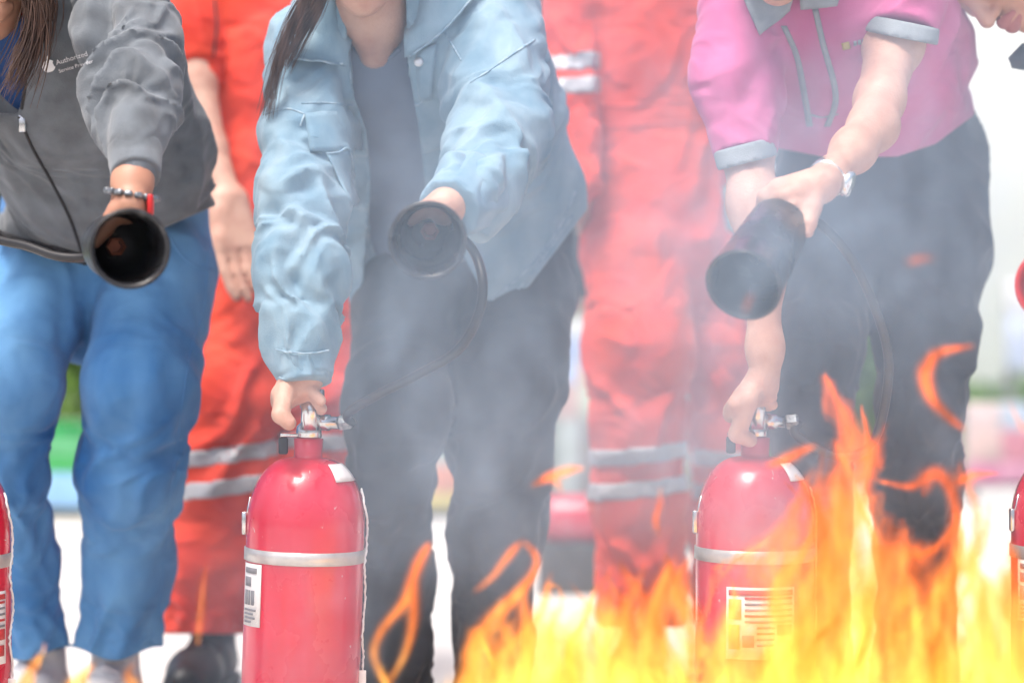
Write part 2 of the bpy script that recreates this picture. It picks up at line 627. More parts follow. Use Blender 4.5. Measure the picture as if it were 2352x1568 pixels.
def leaves(n, sample, size):
    V, Q = [], []
    for i in range(n):
        c = sample()
        a, b = rng.normal(size=3), rng.normal(size=3)
        a /= np.linalg.norm(a)
        b -= a * (a @ b)
        b /= np.linalg.norm(b)
        s = size * rng.uniform(0.6, 1.3)
        k = len(V)
        nrm = np.cross(a, b)
        V += [c - a * s, c + b * s * 0.45 + nrm * s * 0.15, c + a * s, c - b * s * 0.45 + nrm * s * 0.15]
        Q.append((k, k + 1, k + 2, k + 3))
    return np.array(V), Q


def hedge(x0, x1, y, z1, dep, n, label, size=0.05):
    root = empty('hedge', (0.5 * (x0 + x1), y, 0.02), label, 'hedge')

    def smp():
        x = rng.uniform(x0, x1)
        top = z1 * (0.86 + 0.14 * math.sin(x * 5.1) * math.sin(x * 2.3 + 1))
        return np.array([x, y + rng.uniform(-dep, dep), 0.06 + (top - 0.06) * rng.uniform(0, 1) ** 0.8])
    o = obj('foliage', leaves(n, smp, size), leaf_m, root)
    stems = [tube(spline([(x, y, 0.0), (x + rng.uniform(-.05, .05), y, z1 * 0.4), (x + rng.uniform(-.1, .1), y, z1 * 0.8)], 4), [0.02] * 8 + [0.006], 6) for x in np.arange(x0 + 0.2, x1, 0.5)]
    for st in stems:
        obj('stem', st, bark, root)
    return root


hedge(-3.2, -0.75, 9.9, 0.95, 0.35, 5200, 'bright green clipped hedge seen between the blue jeans legs')
hedge(0.9, 3.2, 12.4, 0.36, 0.3, 2600, 'low green hedge at the far right below the white building')


hedge(1.30, 1.75, 10.4, .86, .2, 1500, 'rounded green shrub seen between the dark trouser legs of the pink polo person')


def tree(x, y, h, cr, label, n=3500):
    root = empty('tree', (x, y, 0.02), label, 'tree', 'trees behind the crowd')
    tr = [tube(spline([(x, y, 0), (x + .05, y, h * .3), (x - .05, y, h * .55)], 5), np.linspace(.16, .09, 11), 10)]
    tips = []
    for i in range(6):
        a = i * 1.05
        tip = np.array([x + cr * .6 * math.cos(a), y + cr * .6 * math.sin(a), h * (.68 + .06 * (i % 3))])
        tips.append(tip)
        tr.append(tube(spline([(x, y, h * .42), (x + cr * .25 * math.cos(a), y + cr * .25 * math.sin(a), h * .58), tuple(tip)], 4), np.linspace(.07, .02, 9), 6))
    obj('trunk', join(*tr), bark, root)
    cl = tips + [np.array([x, y, h * .9])] + [np.array([x, y, h * .7]) + rng.normal(size=3) * cr * .4 for _ in range(10)]

    def smp():
        c = cl[rng.integers(len(cl))]
        v = rng.normal(size=3)
        return c + v / np.linalg.norm(v) * cr * .36 * rng.uniform(.5, 1)
    obj('crown', leaves(n, smp, .12), leaf_m2, root)


tree(-3.0, 14, 3.6, 1.5, 'leafy green tree behind the left hedge')
tree(0.15, 15, 4.2, 1.7, 'leafy green tree behind the denim jacket')
tree(2.05, 19, 4.6, 1.5, 'pale leafy tree standing behind the pink polo shirt')

# white hall on the right, far behind
wall_m = mat('white_render', (0.82, 0.82, 0.80), 0.8, (0.76, 0.76, 0.75), 2)
glass_m = mat('window_glass', (0.3, 0.36, 0.38), 0.1)
hall = empty('white_building', (3.2, 16, 0), 'white rendered building behind the pink polo shirt', 'building')
obj('wall', bbox((3.55, 17, 2.1), (4.1, 4, 4.2), 0.02), wall_m, hall)
obj('roof', bbox((3.55, 17, 4.27), (4.5, 4.4, 0.14), 0.02), wall_m, hall)
for i in range(3):
    w = obj('window', bbox((3.55 + i * .75, 14.985, 1.55), (.42, .05, .7), 0.01), mat('window_frame', (.7, .7, .7)), hall)
    obj('pane', bbox((3.55 + i * .75, 14.955, 1.55), (.34, .02, .62), 0.004), glass_m, w)

left_hall = empty('white_building', (-5, 16, 0), 'white rendered building beyond the hedge at the left edge', 'building')
obj('wall', bbox((-4.2, 18, 1.9), (3.4, 3, 3.8), 0.02), wall_m, left_hall)
obj('roof', bbox((-4.2, 18, 3.87), (3.8, 3.4, 0.14), 0.02), wall_m, left_hall)


def panel(name, px0, px1, py0, py1, d, cols, label, cat, post=(0.3, 0.3, 0.3)):
    """printed board standing on two feet: cols = rows of (py0, py1, [colours from left to right])"""
    a, b = P(px0, py1, d), P(px1, py0, d)
    root = empty(name, ((a[0] + b[0]) / 2, d, 0), label, cat)
    back = obj('board', bbox(((a[0] + b[0]) / 2, d, (a[2] + b[2]) / 2), (b[0] - a[0], .04, b[2] - a[2]), .006), mat('board_back', (.5, .5, .5)), root)
    pm = mat('board_post', post)
    for x in (a[0] + .03, b[0] - .03):
        obj('post', bbox((x, d + .045, b[2] / 2), (.04, .04, b[2]), .005), pm, root)
    for r0, r1, cs in cols:
        w = (px1 - px0) / len(cs)
        for i, c in enumerate(cs):
            p, q = P(px0 + i * w, r1, d), P(px0 + (i + 1) * w, r0, d)
            obj('print', bbox(((p[0] + q[0]) / 2, d - .022, (p[2] + q[2]) / 2), (q[0] - p[0] - .004, .006, q[2] - p[2] - .004), .001), mat('board_print', c, .6), back)
    return root


panel('banner', -60, 330, 965, 1192, 8.3, [(965, 1000, [(.0, .3, .06)] * 3), (1000, 1045, [(.05, .42, .14), (.12, .45, .2), (.05, .42, .14)]),
      (1045, 1085, [(.03, .4, .1), (.05, .38, .1), (.8, .75, .05)]), (1085, 1165, [(.1, .35, .75), (.3, .55, .85), (.85, .4, .1)]), (1165, 1190, [(.05, .06, .04)] * 3)],
      'green, yellow and blue printed banner seen between the blue jeans legs', 'banner')
panel('banner', 960, 1110, 820, 1195, 8.3, [(820, 875, [(.7, .25, .2)]), (875, 960, [(.42, .5, .42)]), (960, 1005, [(.15, .5, .27)]), (1005, 1065, [(.35, .45, .4)]),
      (1065, 1130, [(.6, .22, .12)]), (1130, 1165, [(.6, .5, .12)]), (1165, 1195, [(.06, .07, .06)])],
      'multicoloured printed banner seen between the black trouser legs', 'banner')
panel('notice_board', 1235, 1430, 690, 1150, 8.6, [(690, 730, [(.12, .22, .08), (.35, .1, .1)]), (730, 770, [(.75, .77, .75)]), (770, 830, [(.42, .55, .8), (.72, .68, .66)]), (830, 880, [(.5, .62, .85), (.85, .4, .12)]), (880, 960, [(.6, .42, .38), (.55, .65, .5)]),
      (960, 1150, [(.18, .22, .17), (.42, .48, .45), (.18, .14, .13), (.4, .46, .36)])],
      'pale notice board between the black trousers and the red coverall', 'notice board')
panel('banner', 2215, 2460, 925, 1110, 8.8, [(925, 985, [(.62, .5, .48), (.4, .5, .6), (.7, .6, .58)]), (985, 1060, [(.55, .4, .36), (.5, .2, .25), (.55, .56, .55)]), (1060, 1110, [(.5, .16, .28), (.55, .25, .36), (.6, .6, .6)])],
      'pink and white printed banner at the right edge below the low hedge', 'banner')
panel('sign_board', 2310, 2420, 640, 850, 10.5, [(640, 720, [(.8, .8, .82), (.75, .5, .6)]), (720, 850, [(.55, .62, .8), (.8, .8, .8)])],
      'white sign board with blue print at the right edge', 'sign')
by = P(1560, 1000, 7.5)
boll = empty('bollard', (by[0], 7.5, 0), 'yellow bollard behind the red coverall leg', 'bollard')
obj('post', lathe([(.045, 0), (.045, .36), (.03, .38), (.0, .385)], (by[0], 7.5, 0), cap=False), mat('yellow_paint', (.7, .45, .05), .5), boll)
obj('base', lathe([(.09, 0), (.09, .03), (.05, .045)], (by[0], 7.5, 0)), mat('grey_base', (.25, .25, .25)), boll)
gy = P(1592, 900, 7.2)
pole = empty('pole', (gy[0], 7.2, 0), 'grey metal pole seen between the legs of the right red coverall', 'pole')
obj('shaft', lathe([(.035, 0), (.035, 2.4)], (gy[0], 7.2, 0)), mat('grey_pole', (.3, .3, .28), .6), pole)
obj('foot_plate', bbox((gy[0], 7.2, .012), (.16, .16, .024), .004), mat('grey_plate', (.25, .25, .25)), pole)

# red drum lying behind the coverall leg
c0, c1 = P(1255, 1140, 6.2), P(1430, 1140, 6.2)
rr = 0.062
c0[2] = c1[2] = 0.19
drum = empty('red_cylinder', (c0[0], 6.2, 0), 'small red cylinder lying on a dark base-shadow block behind the red coverall leg', 'cylinder')
obj('shell', lathe([(.02, -.02), (.05, -.012), (rr, .02), (rr, .19), (.05, .22), (.02, .225)], c0, c1 - c0), M['ext_red'], drum)
obj('shadow_block', bbox(((c0[0] + c1[0]) / 2, 6.2, .065), (.24, .12, .13), .006), mat('dark_base_shadow', (.06, .06, .06)), drum)  # dark block under the drum, its colour stands in for the base shadow


# ------------------------------------------------------------------ people
def bounds(*pp, m=0.1):
    a = np.array([P(x[0], x[1], x[2]) for x in pp])
    r = max(x[3] * x[2] / F_PX for x in pp)
    return a.min(0) - r - m, a.max(0) + r + m


def fld(pp, h, m=0.06):
    lo, hi = [], []
    for x in pp:
        c, r = P(*x[:3]), x[3] * x[2] / F_PX + m
        lo.append(c - r)
        hi.append(c + r)
    return Field(np.min(lo, 0), np.max(hi, 0), h)


def add_hand(F, wrist, kn, axis, center, rg, sweep=(55, 110, 160), thumb=(-35, -80), thumb_ax=0.045, size=1.0, flip=1, wr=0.024):
    """four fingers curled round a bar: kn = middle of the knuckle row, axis = along the bar (index finger end positive)"""
    a = np.array(axis, float)
    a /= np.linalg.norm(a)
    c = np.array(center, float)
    e = np.array(kn, float) - c
    e -= a * (e @ a)
    e /= np.linalg.norm(e)
    g = np.cross(a, e) * flip
    R = lambda ang: e * math.cos(math.radians(ang)) + g * math.sin(math.radians(ang))
    lens = [0.95, 1.05, 1.0, 0.85]
    for i in range(4):
        off = a * (1.5 - i) * 0.0185 * size
        k0 = np.array(kn, float) + off - e * (0.003 * (i == 3))
        F.limb([wrist + off * 0.55, k0], [0.019 * size, 0.0125 * size], k=0.014)
        base = c + off
        pts = [k0] + [base + R(s * lens[i]) * (rg + 0.0085) for s in sweep]
        r0 = 0.0094 * size * (0.88 if i == 3 else 1)
        F.limb(pts, [r0 * 1.08, r0, r0 * 0.94, r0 * 0.84][:len(pts)], k=0.0022, ki=0.002)
    tb = wrist * 0.6 + np.array(kn) * 0.4 + a * 0.03 * size
    tp = [wrist * 0.85 + np.array(kn) * 0.15 + a * 0.012, tb - g * 0.012] + [c + a * thumb_ax * size + R(s) * (rg + 0.010) for s in thumb]
    F.limb(tp, [0.017 * size, 0.0145 * size, 0.0125 * size, 0.0105 * size][:len(tp)], k=0.007, ki=0.004)


def hanging_hand(F, wrist, tip, across, palm_n, size=1.0):
    wrist, tip = np.array(wrist), np.array(tip)
    dr = tip - wrist
    L = np.linalg.norm(dr)
    dr /= L
    ac = np.array(across, float)
    ac /= np.linalg.norm(ac)
    pn = np.array(palm_n, float)
    for i, l in enumerate((0.95, 1.0, 0.95, 0.82)):
        off = ac * (i - 1.5) * 0.0205 * size
        k0 = wrist + dr * L * 0.47 + off
        F.limb([wrist + off * 0.5, k0], [0.021, 0.0135], k=0.015)
        p1 = k0 + dr * L * 0.24 * l + pn * 0.008
        p2 = p1 + dr * L * 0.17 * l + pn * 0.018
        p3 = p2 + dr * L * 0.09 * l + pn * 0.016
        F.limb([k0, p1, p2, p3], [0.0112, 0.0102, 0.0095, 0.008], k=0.003, ki=0.003)
    t0 = wrist + dr * L * 0.12 - ac * 0.022
    F.limb([wrist + dr * 0.01, t0, t0 + dr * L * 0.25 - ac * 0.014 + pn * 0.02, t0 + dr * L * 0.42 - ac * 0.008 + pn * 0.034], [0.018, 0.016, 0.0125, 0.0095], k=0.008)


def head_mesh(c, front, up, s=1.0, h=0.005):
    """an adult head round c (the middle of the skull): brow, nose, lips, chin, ears"""
    f = np.array(front, float)
    f /= np.linalg.norm(f)
    u = np.array(up, float)
    u -= f * (u @ f)
    u /= np.linalg.norm(u)
    r = np.cross(f, u)
    c = np.array(c, float)
    W = lambda x, y, z: c + s * (r * x + f * y + u * z)
    F = Field(c - 0.19 * s, c + 0.19 * s, h)
    F.limb([W(0, -.03, .03), W(0, .015, .025)], [.080 * s, .076 * s], k=.01)
    F.limb([W(0, .03, .02), W(0, .035, -.055)], [.066 * s, .05 * s], k=.03)
    F.limb([W(-.045, .0, -.055), W(0, .062, -.092), W(.045, .0, -.055)], [.03 * s, .024 * s, .03 * s], k=.03)
    F.limb([W(-.03, .082, .028), W(.03, .082, .028)], [.014 * s, .014 * s], k=.015)
    F.limb([W(0, .092, .02), W(0, .112, -.026)], [.008 * s, .013 * s], k=.012)
    for q in (-1, 1):
        F.limb([W(q * .011, .1, -.029), W(q * .013, .095, -.03)], [.0085 * s, .0085 * s], k=.006)
        F.limb([W(q * .04, .075, -.012), W(q * .05, .05, -.02)], [.016 * s, .016 * s], k=.02)
        F.ball(W(q * .031, .078, .008), .012 * s, .004)
        F.limb([W(q * .077, -.01, .02), W(q * .082, -.018, -.005), W(q * .074, -.008, -.028)], [.011 * s, .009 * s, .008 * s], k=.006)
    F.limb([W(-.02, .088, -.054), W(0, .096, -.052), W(.02, .088, -.054)], [.006 * s, .0075 * s, .006 * s], k=.006)
    F.limb([W(-.017, .086, -.064), W(0, .094, -.066), W(.017, .086, -.064)], [.006 * s, .0085 * s, .006 * s], k=.006)
    F.limb([W(0, -.03, -.04), W(0, -.045, -.15)], [.056 * s, .058 * s], k=.02)
    return F, W


def hair_mesh(W, s=1.0, locks=(), cap=True):
    parts = []
    if cap:
        F = Field(W(0, 0, 0) - .2, W(0, 0, 0) + .2, .007)
        F.limb([W(0, -.035, .035), W(0, .005, .04)], [.092 * s, .088 * s], k=.01)
        F.limb([W(0, -.06, .02), W(0, -.065, -.06)], [.07 * s, .055 * s], k=.03)
        F.bumps(.006, 60, 3.0)
        V0 = W(0, 0, 0)
        fdir, udir = (W(0, 1, 0) - V0), (W(0, 0, 1) - V0)
        X, Y, Z = F.grid()
        fy = (X - V0[0]) * fdir[0] + (Y - V0[1]) * fdir[1] + (Z - V0[2]) * fdir[2]
        uz = (X - V0[0]) * udir[0] + (Y - V0[1]) * udir[1] + (Z - V0[2]) * udir[2]
        F.D = np.maximum(F.D, np.minimum((fy - .03) * .8, .045 - uz + fy * .3).astype(np.float32) * (fy > -.05))
        parts.append(F.mesh())
    for pts, r in locks:
        for i in range(150):
            j = rng.normal(size=3) * r * 0.5
            w = rng.uniform(.4, 1.0)
            path = spline([np.array(p) + j * (0.5 + k / len(pts)) + rng.normal(size=3) * r * .1 for k, p in enumerate(pts)], 6)
            n = len(path)
            parts.append(tube(path, r * .062 * w * np.interp(np.linspace(0, 1, n), [0, .6, 1], [1, .8, .25]), 5))
    return join(*parts)


def shoe_mesh(ankle, fwd, L=0.27, w=0.048, boot=False):
    """ankle = the point on the ground below the ankle"""
    a = np.array(ankle, float)
    a[2] = 0
    f = np.array(fwd, float)
    f[2] = 0
    f /= np.linalg.norm(f)
    U = Field(a - (.3, .3, .02), a + (.3, .3, .26), .0045)
    p = lambda t, z: a + f * t + np.array((0, 0, z))
    U.limb([p(-.055, .05), p(.02, .06), p(.11, .05), p(L - .1, .038)], [w * .82, w * .95, w, w * .86], k=.02)
    U.limb([p(-.025, .06), p(-.02, .2 if boot else .125)], [w * .92, w * .88], k=.02)
    for t in (.02, .05, .08):
        U.limb([p(t, .115 - t * .28) + np.cross(f, (0, 0, 1)) * -.025, p(t, .122 - t * .28), p(t, .115 - t * .28) + np.cross(f, (0, 0, 1)) * .025], [.004] * 3, k=.003)
    S = Field(a - (.3, .3, .02), a + (.3, .3, .1), .0045)
    S.limb([p(-.055, .03), p(.05, .03), p(L - .1, .03)], [w * .98, w * .95, w * 1.04], k=.01)
    X, Y, Z = S.grid()
    S.D = np.maximum(np.maximum(S.D, .002 - Z), Z - .028).astype(np.float32)
    X, Y, Z = U.grid()
    U.D = np.maximum(np.maximum(U.D, .022 - Z), Z - (.21 if boot else .135)).astype(np.float32)
    return U.mesh(), S.mesh()


def add_shoe(person, ankle, fwd, boot=False):
    u, s = shoe_mesh(ankle, fwd, boot=boot)
    o = obj('boot' if boot else 'shoe', u, M['boot' if boot else 'shoe'], person)
    obj('sole', s, M['boot' if boot else 'sole'], o)


def person(VQs, skin, label, base):
    V, Q = join(*VQs)
    o = obj('person', (V, Q), skin, origin=base)
    return tag(o, label, 'person', 'people at the fire drill')


FY = (0, 1, 0)
fb = np.array((0, .94, .34))


# ---- A: grey zip jacket, blue jeans, left edge
A_tor = [(250, 540, 4.15, 232), (228, 340, 4.0, 232), (172, 150, 3.86, 228), (112, -10, 3.8, 205)]
A_arm = [(262, -50, 3.78, 88), (297, 90, 3.68, 95), (305, 230, 3.58, 86), (310, 310, 3.52, 72), (312, 385, 3.47, 57)]
A_arm2 = [(-20, 40, 3.85, 95), (-120, 250, 3.8, 85), (-150, 480, 3.75, 62)]
J = fld(A_tor + A_arm + A_arm2[:2], .0045)
J.limbp(A_tor, k=.02, flat=fb, ratio=.6, ki=.06, fold=[(.010, 10, 1.6, 5.0, [(0, 1), (.4, .8), (1, .4)]), (.004, 26, 3, 9.0, [(0, 1), (1, .5)])])
J.limbp(A_arm2, k=.03, fold=[(.008, 16, 1.6, 2.0, [(0, .5), (1, 1)])])
px, py, dd = J.px()
hem = np.interp(px, [-200, 0, 190, 385, 500], [500, 548, 604, 520, 470]).astype(np.float32)
J.D = np.maximum(J.D, ((py - hem) * dd / F_PX).astype(np.float32))
# V opening with the blue tee
opx = np.interp(py, [-50, 0, 60, 170, 250, 270], [110, 95, 70, 62, 45, 42])
J.D = np.maximum(J.D, -np.maximum(np.maximum((px - opx), -(px + 160)) * dd / F_PX, np.maximum((py - 262) * dd / F_PX, dd - 3.82)).astype(np.float32))
J.limbp(A_arm, k=.012, fold=[(.017, 17, 1.1, 1.3, [(0, .5), (.3, 1), (.78, 1), (.86, .25), (1, 0.1)]), (.006, 38, 1.8, 4.4, [(0, .6), (.75, 1), (.86, .15), (1, .1)])])
cuffA = fld(A_arm[3:], .004)
cuffA.limbp([(308, 318, 3.515, 40), (310, 350, 3.492, 63), (312, 404, 3.455, 57)], ki=.0, cut=True)
px, py, dd = cuffA.px()
cuff_v = cuffA.mesh()
A_leg1 = [(108, 640, 4.14, 128), (24, 880, 4.0, 100), (26, 1080, 4.06, 70), (56, 1300, 4.18, 62), (90, 1530, 4.28, 74)]
A_leg2 = [(362, 620, 4.14, 136), (328, 880, 4.02, 116), (303, 1080, 4.08, 102), (296, 1300, 4.18, 86), (264, 1530, 4.27, 90)]
A_pel = [(240, 500, 4.17, 240), (240, 600, 4.17, 245)]
kn = [(0, .6), (.2, .5), (.4, .9), (.55, 1), (.75, .6), (1, 1.1)]
T = fld(A_leg1 + A_leg2 + A_pel, .006)
T.limbp(A_pel, k=.02, flat=FY, ratio=.58)
T.limbp(A_leg1, k=.014, fold=[(.010, 11, 1.3, 3.3, kn), (.004, 30, 2.0, 8.1, kn)], ki=.05)
T.limbp(A_leg2, k=.012, fold=[(.010, 11, 1.3, 6.3, kn), (.004, 30, 2.0, 2.1, kn)], ki=.05)
px, py, dd = T.px()
T.D = np.maximum(T.D, ((py - 1500 - 16 * np.sin(px * .03)) * dd / F_PX).astype(np.float32))
A_jeans = T.mesh()
# body
hA, WA = head_mesh(P(-25, -110, 3.72), (.35, -.8, -.45), (.1, -.3, .9))
hA.D = hA.D
Fb = fld([(228, 500, 4.16, 150), (172, 150, 3.9, 150), (30, -60, 3.8, 90)], .008)
Fb.limbp([(235, 540, 4.16, 160), (200, 320, 4.02, 150), (150, 130, 3.9, 150), (60, -20, 3.82, 90), (-20, -110, 3.74, 60)], flat=fb, ratio=.55)
wA = P(302, 470, 3.43)
Fh = Field(P(302, 440, 3.43) - .16, P(302, 440, 3.43) + .16, .003)
Fh.limb([P(311, 330, 3.50), P(304, 420, 3.45), P(298, 470, 3.43)], [.033, .0265, .024], flat=FY, ratio=.85)
hornA_c, hornA_b = P(299, 571, 3.28), P(262, 566, 3.44)
axA = (hornA_c - hornA_b) / np.linalg.norm(hornA_c - hornA_b)
gripA = hornA_b - axA * .03
add_hand(Fh, P(298, 472, 3.44), gripA + np.array((.0, .01, .034)), axA, gripA, .02, flip=-1)
A = person([hA.mesh(), Fb.mesh(), Fh.mesh()], M['skin_tan'], 'person in a grey zip jacket and blue jeans aiming a black horn', (P(200, 0, 4.1)[0], 4.1, 0))
jk = J.mesh()
jacketA = obj('jacket', jk, M['grey'], A)
obj('cuff', cuff_v, M['grey'], jacketA)
obj('jeans', A_jeans, M['jeans'], A)
SJ = Skin(jk)
tA = fld(A_tor, .008)
tA.limbp([(a, b, d, r - 24) for a, b, d, r in A_tor[:]], flat=fb, ratio=.6)
px, py, dd = tA.px()
tA.D = np.maximum(tA.D, ((py - 400) * dd / F_PX).astype(np.float32))
obj('tee_shirt', tA.mesh(), M['blue_tee'], A)
obj('zip', SJ.seam([(44, 268), (75, 340), (120, 420), (160, 500), (188, 580)], .0028, .0005), M['grey_dark'], jacketA)
obj('zip', SJ.seam([(66, 70), (62, 170), (50, 250)], .0028, .0), M['grey_dark'], jacketA)
obj('zip_slider', bbox(SJ.at(52, 282, .004), (.012, .006, .028), .002), M['steel'], jacketA)
obj('hem_band', join(*[SJ.patch([(-40 + i * 40, 520 + i * 11), (0 + i * 40, 531 + i * 11), (0 + i * 40, 558 + i * 10), (-40 + i * 40, 547 + i * 10)], 4, 4, .002, .004) for i in range(6)]), M['grey_dark'], jacketA)
_ = SJ.seam([(203, 0), (206, 70), (214, 150), (225, 230), (238, 330)], .0015, .0)
Sjeans = Skin(A_jeans)
obj('side_seam', Sjeans.seam([(478, 560), (470, 700), (440, 800), (420, 920), (405, 1040), (385, 1200), (372, 1350), (348, 1480)], .0016, .0), M['jeans'], A)
obj('seam', Sjeans.seam([(385, 532), (415, 585), (450, 612), (488, 618)], .0016, .0), M['jeans'], A)
obj('seam', Sjeans.seam([(245, 560), (238, 620), (226, 668)], .0016, .0), M['jeans'], A)
add_shoe(A, P(258, 1540, 4.27), (-.1, -1, 0))
add_shoe(A, P(84, 1540, 4.28), (-.3, -1, 0))
obj('hair', hair_mesh(WA, locks=[([P(20, -120, 3.66), P(75, -20, 3.67), P(80, 60, 3.68), P(62, 130, 3.68), P(32, 195, 3.67)], .024), ([P(60, -140, 3.68), P(108, -30, 3.69), P(106, 30, 3.7), P(84, 86, 3.7)], .018)]), M['hair_brown'], A)
# bracelet of dark links round the wrist
cb = P(303, 448, 3.44)
br = empty('bracelet', cb, None, None)
br.parent = A
br.location = cb - np.array(A['base'])
for i in range(16):
    a = 2 * math.pi * i / 16
    p = cb + np.array((math.cos(a) * .0335, math.sin(a) * .030, math.cos(a) * -.006))
    obj('link', bbox(p, (.0125, .009, .014), .003, frame((math.cos(a), math.sin(a), .3))), M['bead'], br)
# print on the chest
curve_cache = {}


def text_mesh(txt, size):
    cu = bpy.data.curves.new('lettering', 'FONT')
    cu.body = txt
    cu.size = size
    cu.resolution_u = 3
    o = bpy.data.objects.new('lettering', cu)
    COL.objects.link(o)
    dg = bpy.context.evaluated_depsgraph_get()
    me = bpy.data.meshes.new_from_object(o.evaluated_get(dg))
    V = np.array([v.co[:] for v in me.vertices])
    Q = [tuple(p.vertices) for p in me.polygons]
    bpy.data.objects.remove(o)
    bpy.data.curves.remove(cu)
    bpy.data.meshes.remove(me)
    return V, Q


def printed(S, V, Q, px0, py0, ang, scale, off=.0012):
    """lay a flat print (unit = photo px) on the garment"""
    c, s = math.cos(ang), math.sin(ang)
    W = [S.at(px0 + (v[0] * c + v[1] * s) * scale, py0 - (-v[0] * s + v[1] * c) * scale, off) for v in V]
    return np.array(W), Q


ang = -math.radians(17)
for t, x, y in (('Authorized', 130, 150), ('Service Provider', 136, 168)):
    V, Q = text_mesh(t, 17)
    if t.startswith('Service'):
        keep = V[:, 0].max()
    obj('lettering', printed(SJ, V, Q, x, y, ang, 0.98 if t == 'Authorized' else .72), M['logo'], jacketA, smooth=False)
# fruit emblem with a bite and a leaf
ap = []
for i in range(40):
    a = 2 * math.pi * i / 40
    r = 14.5 * (1 - .12 * max(0, math.sin(a)) ** 6 - .08 * max(0, -math.sin(a)) ** 8 + .05 * abs(math.cos(a)))
    x, y = r * math.cos(a), r * 1.04 * math.sin(a)
    dx, dy = x - 16.5, y - 1.5
    dl = math.hypot(dx, dy)
    if dl < 7:
        x, y = 16.5 + dx / dl * 7, 1.5 + dy / dl * 7
    ap.append((x, y))
apV = [(0, 0)] + ap
apQ = [(0, i + 1, (i + 1) % 40 + 1) for i in range(40)]
lf = [(1 + 3 * math.cos(t) * 1.0 + 2, 18 + 5 * math.sin(t) + math.cos(t) * 2) for t in np.linspace(0, 2 * math.pi, 12, endpoint=False)]
apV += [(3, 18)] + lf
apQ += [(41, 42 + i, 42 + (i + 1) % 12) for i in range(12)]
obj('emblem', printed(SJ, np.array([(x, y, 0) for x, y in apV]), apQ, 112, 152, ang, 1.0), M['logo'], jacketA, smooth=False)


# ---- B and D: red coveralls behind
def stripes(F, axis_lo, n, w):
    """reflective band: the garment's skin between two planes"""
    X, Y, Z = F.grid()
    q = (X - axis_lo[0]) * n[0] + (Y - axis_lo[1]) * n[1] + (Z - axis_lo[2]) * n[2]
    sub = np.maximum(np.maximum(F.D - .0035, -(F.D + .008)), np.abs(q) - w / 2).astype(np.float32)
    return sub


def coverall(torso, arms, legs, pelvis, seed, h=.0065):
    F = fld(torso + sum(arms, []) + sum(legs, []) + pelvis, h)
    F.limbp(torso, k=.03, flat=FY, ratio=.62, ki=.06, fold=[(.011, 8, 1.8, seed, [(0, .5), (1, 1)]), (.004, 22, 3, seed + 1, [(0, 1), (1, 1)])])
    F.limbp(pelvis, k=.03, flat=FY, ratio=.68, fold=[(.006, 12, 2, seed + 3, [(0, 1), (1, 1)])])
    for i, a in enumerate(arms):
        F.limbp(a, k=.02, fold=[(.011, 15, 1.4, seed + 4 + i, [(0, .5), (1, 1)])])
    for i, l in enumerate(legs):
        F.limbp(l, k=.014, ki=.05, fold=[(.013, 9, 1.3, seed + 7 + i, [(0, .5), (.4, .8), (.6, .5), (1, 1.2)]), (.004, 28, 2, seed + 9, [(0, 1), (1, 1)])])
    return F


B_t = [(640, -60, 4.68, 205), (640, 160, 4.66, 172), (640, 330, 4.64, 150)]
B_p = [(640, 420, 4.64, 160), (640, 590, 4.64, 172)]
B_l1 = [(560, 660, 4.62, 104), (545, 900, 4.56, 108), (527, 1080, 4.58, 116), (508, 1280, 4.6, 120), (488, 1440, 4.6, 104)]
B_l2 = [(730, 660, 4.62, 95), (728, 900, 4.6, 86), (720, 1100, 4.62, 90), (716, 1300, 4.64, 92), (712, 1440, 4.64, 88)]
B_a1 = [(455, -60, 4.66, 92), (430, 70, 4.6, 78), (448, 165, 4.58, 58)]
B_a2 = [(830, -60, 4.68, 88), (880, 150, 4.7, 70), (880, 380, 4.66, 46)]
FB = coverall(B_t, [B_a1, B_a2], [B_l1, B_l2], B_p, 11.0)
px, py, dd = FB.px()
FB.D = np.maximum(FB.D, ((py - 1455) * dd / F_PX).astype(np.float32))
hB, WB = head_mesh(P(640, -330, 4.6), (0, -1, -.1), (0, 0, 1), h=.007)
Bb = fld(B_t + B_p, .012)
Bb.limbp([(640, 560, 4.64, 120), (640, 160, 4.66, 120), (640, -60, 4.68, 130), (640, -200, 4.64, 62), (640, -270, 4.62, 60)], flat=FY, ratio=.6)
Bb.D = Bb.D
Hb = Field(P(500, 380, 4.5) - (.16, .14, .3), P(540, 380, 4.5) + (.16, .14, .3), .0042)
Hb.limbp([(440, 60, 4.58, 50), (452, 190, 4.56, 44), (482, 340, 4.52, 38), (524, 455, 4.48, 31)], flat=FY, ratio=.85)
hanging_hand(Hb, P(524, 460, 4.48), P(566, 690, 4.42), (.75, .35, .1), (.35, .2, 0), 1.1)
HD = head_mesh(P(1490, -330, 4.62), (0, -1, -.1), (0, 0, 1), h=.007)
Bp = person([hB.mesh(), Bb.mesh(), Hb.mesh()], M['skin'], 'person in a red coverall with a bare forearm hanging down', (P(620, 0, 4.6)[0], 4.6, 0))
co = obj('coverall', FB.mesh(), M['red'], Bp)


def band(F, name, pa, n, w, parent, clip=None):
    sub = stripes(F, pa, n, w)
    if clip is not None:
        px, py, dd = F.px()
        sub = np.maximum(sub, ((clip[0] - px) * dd / F_PX).astype(np.float32))
        sub = np.maximum(sub, ((px - clip[1]) * dd / F_PX).astype(np.float32))
    obj(name, nets(sub, F.lo, F.h), M['reflect'], parent)


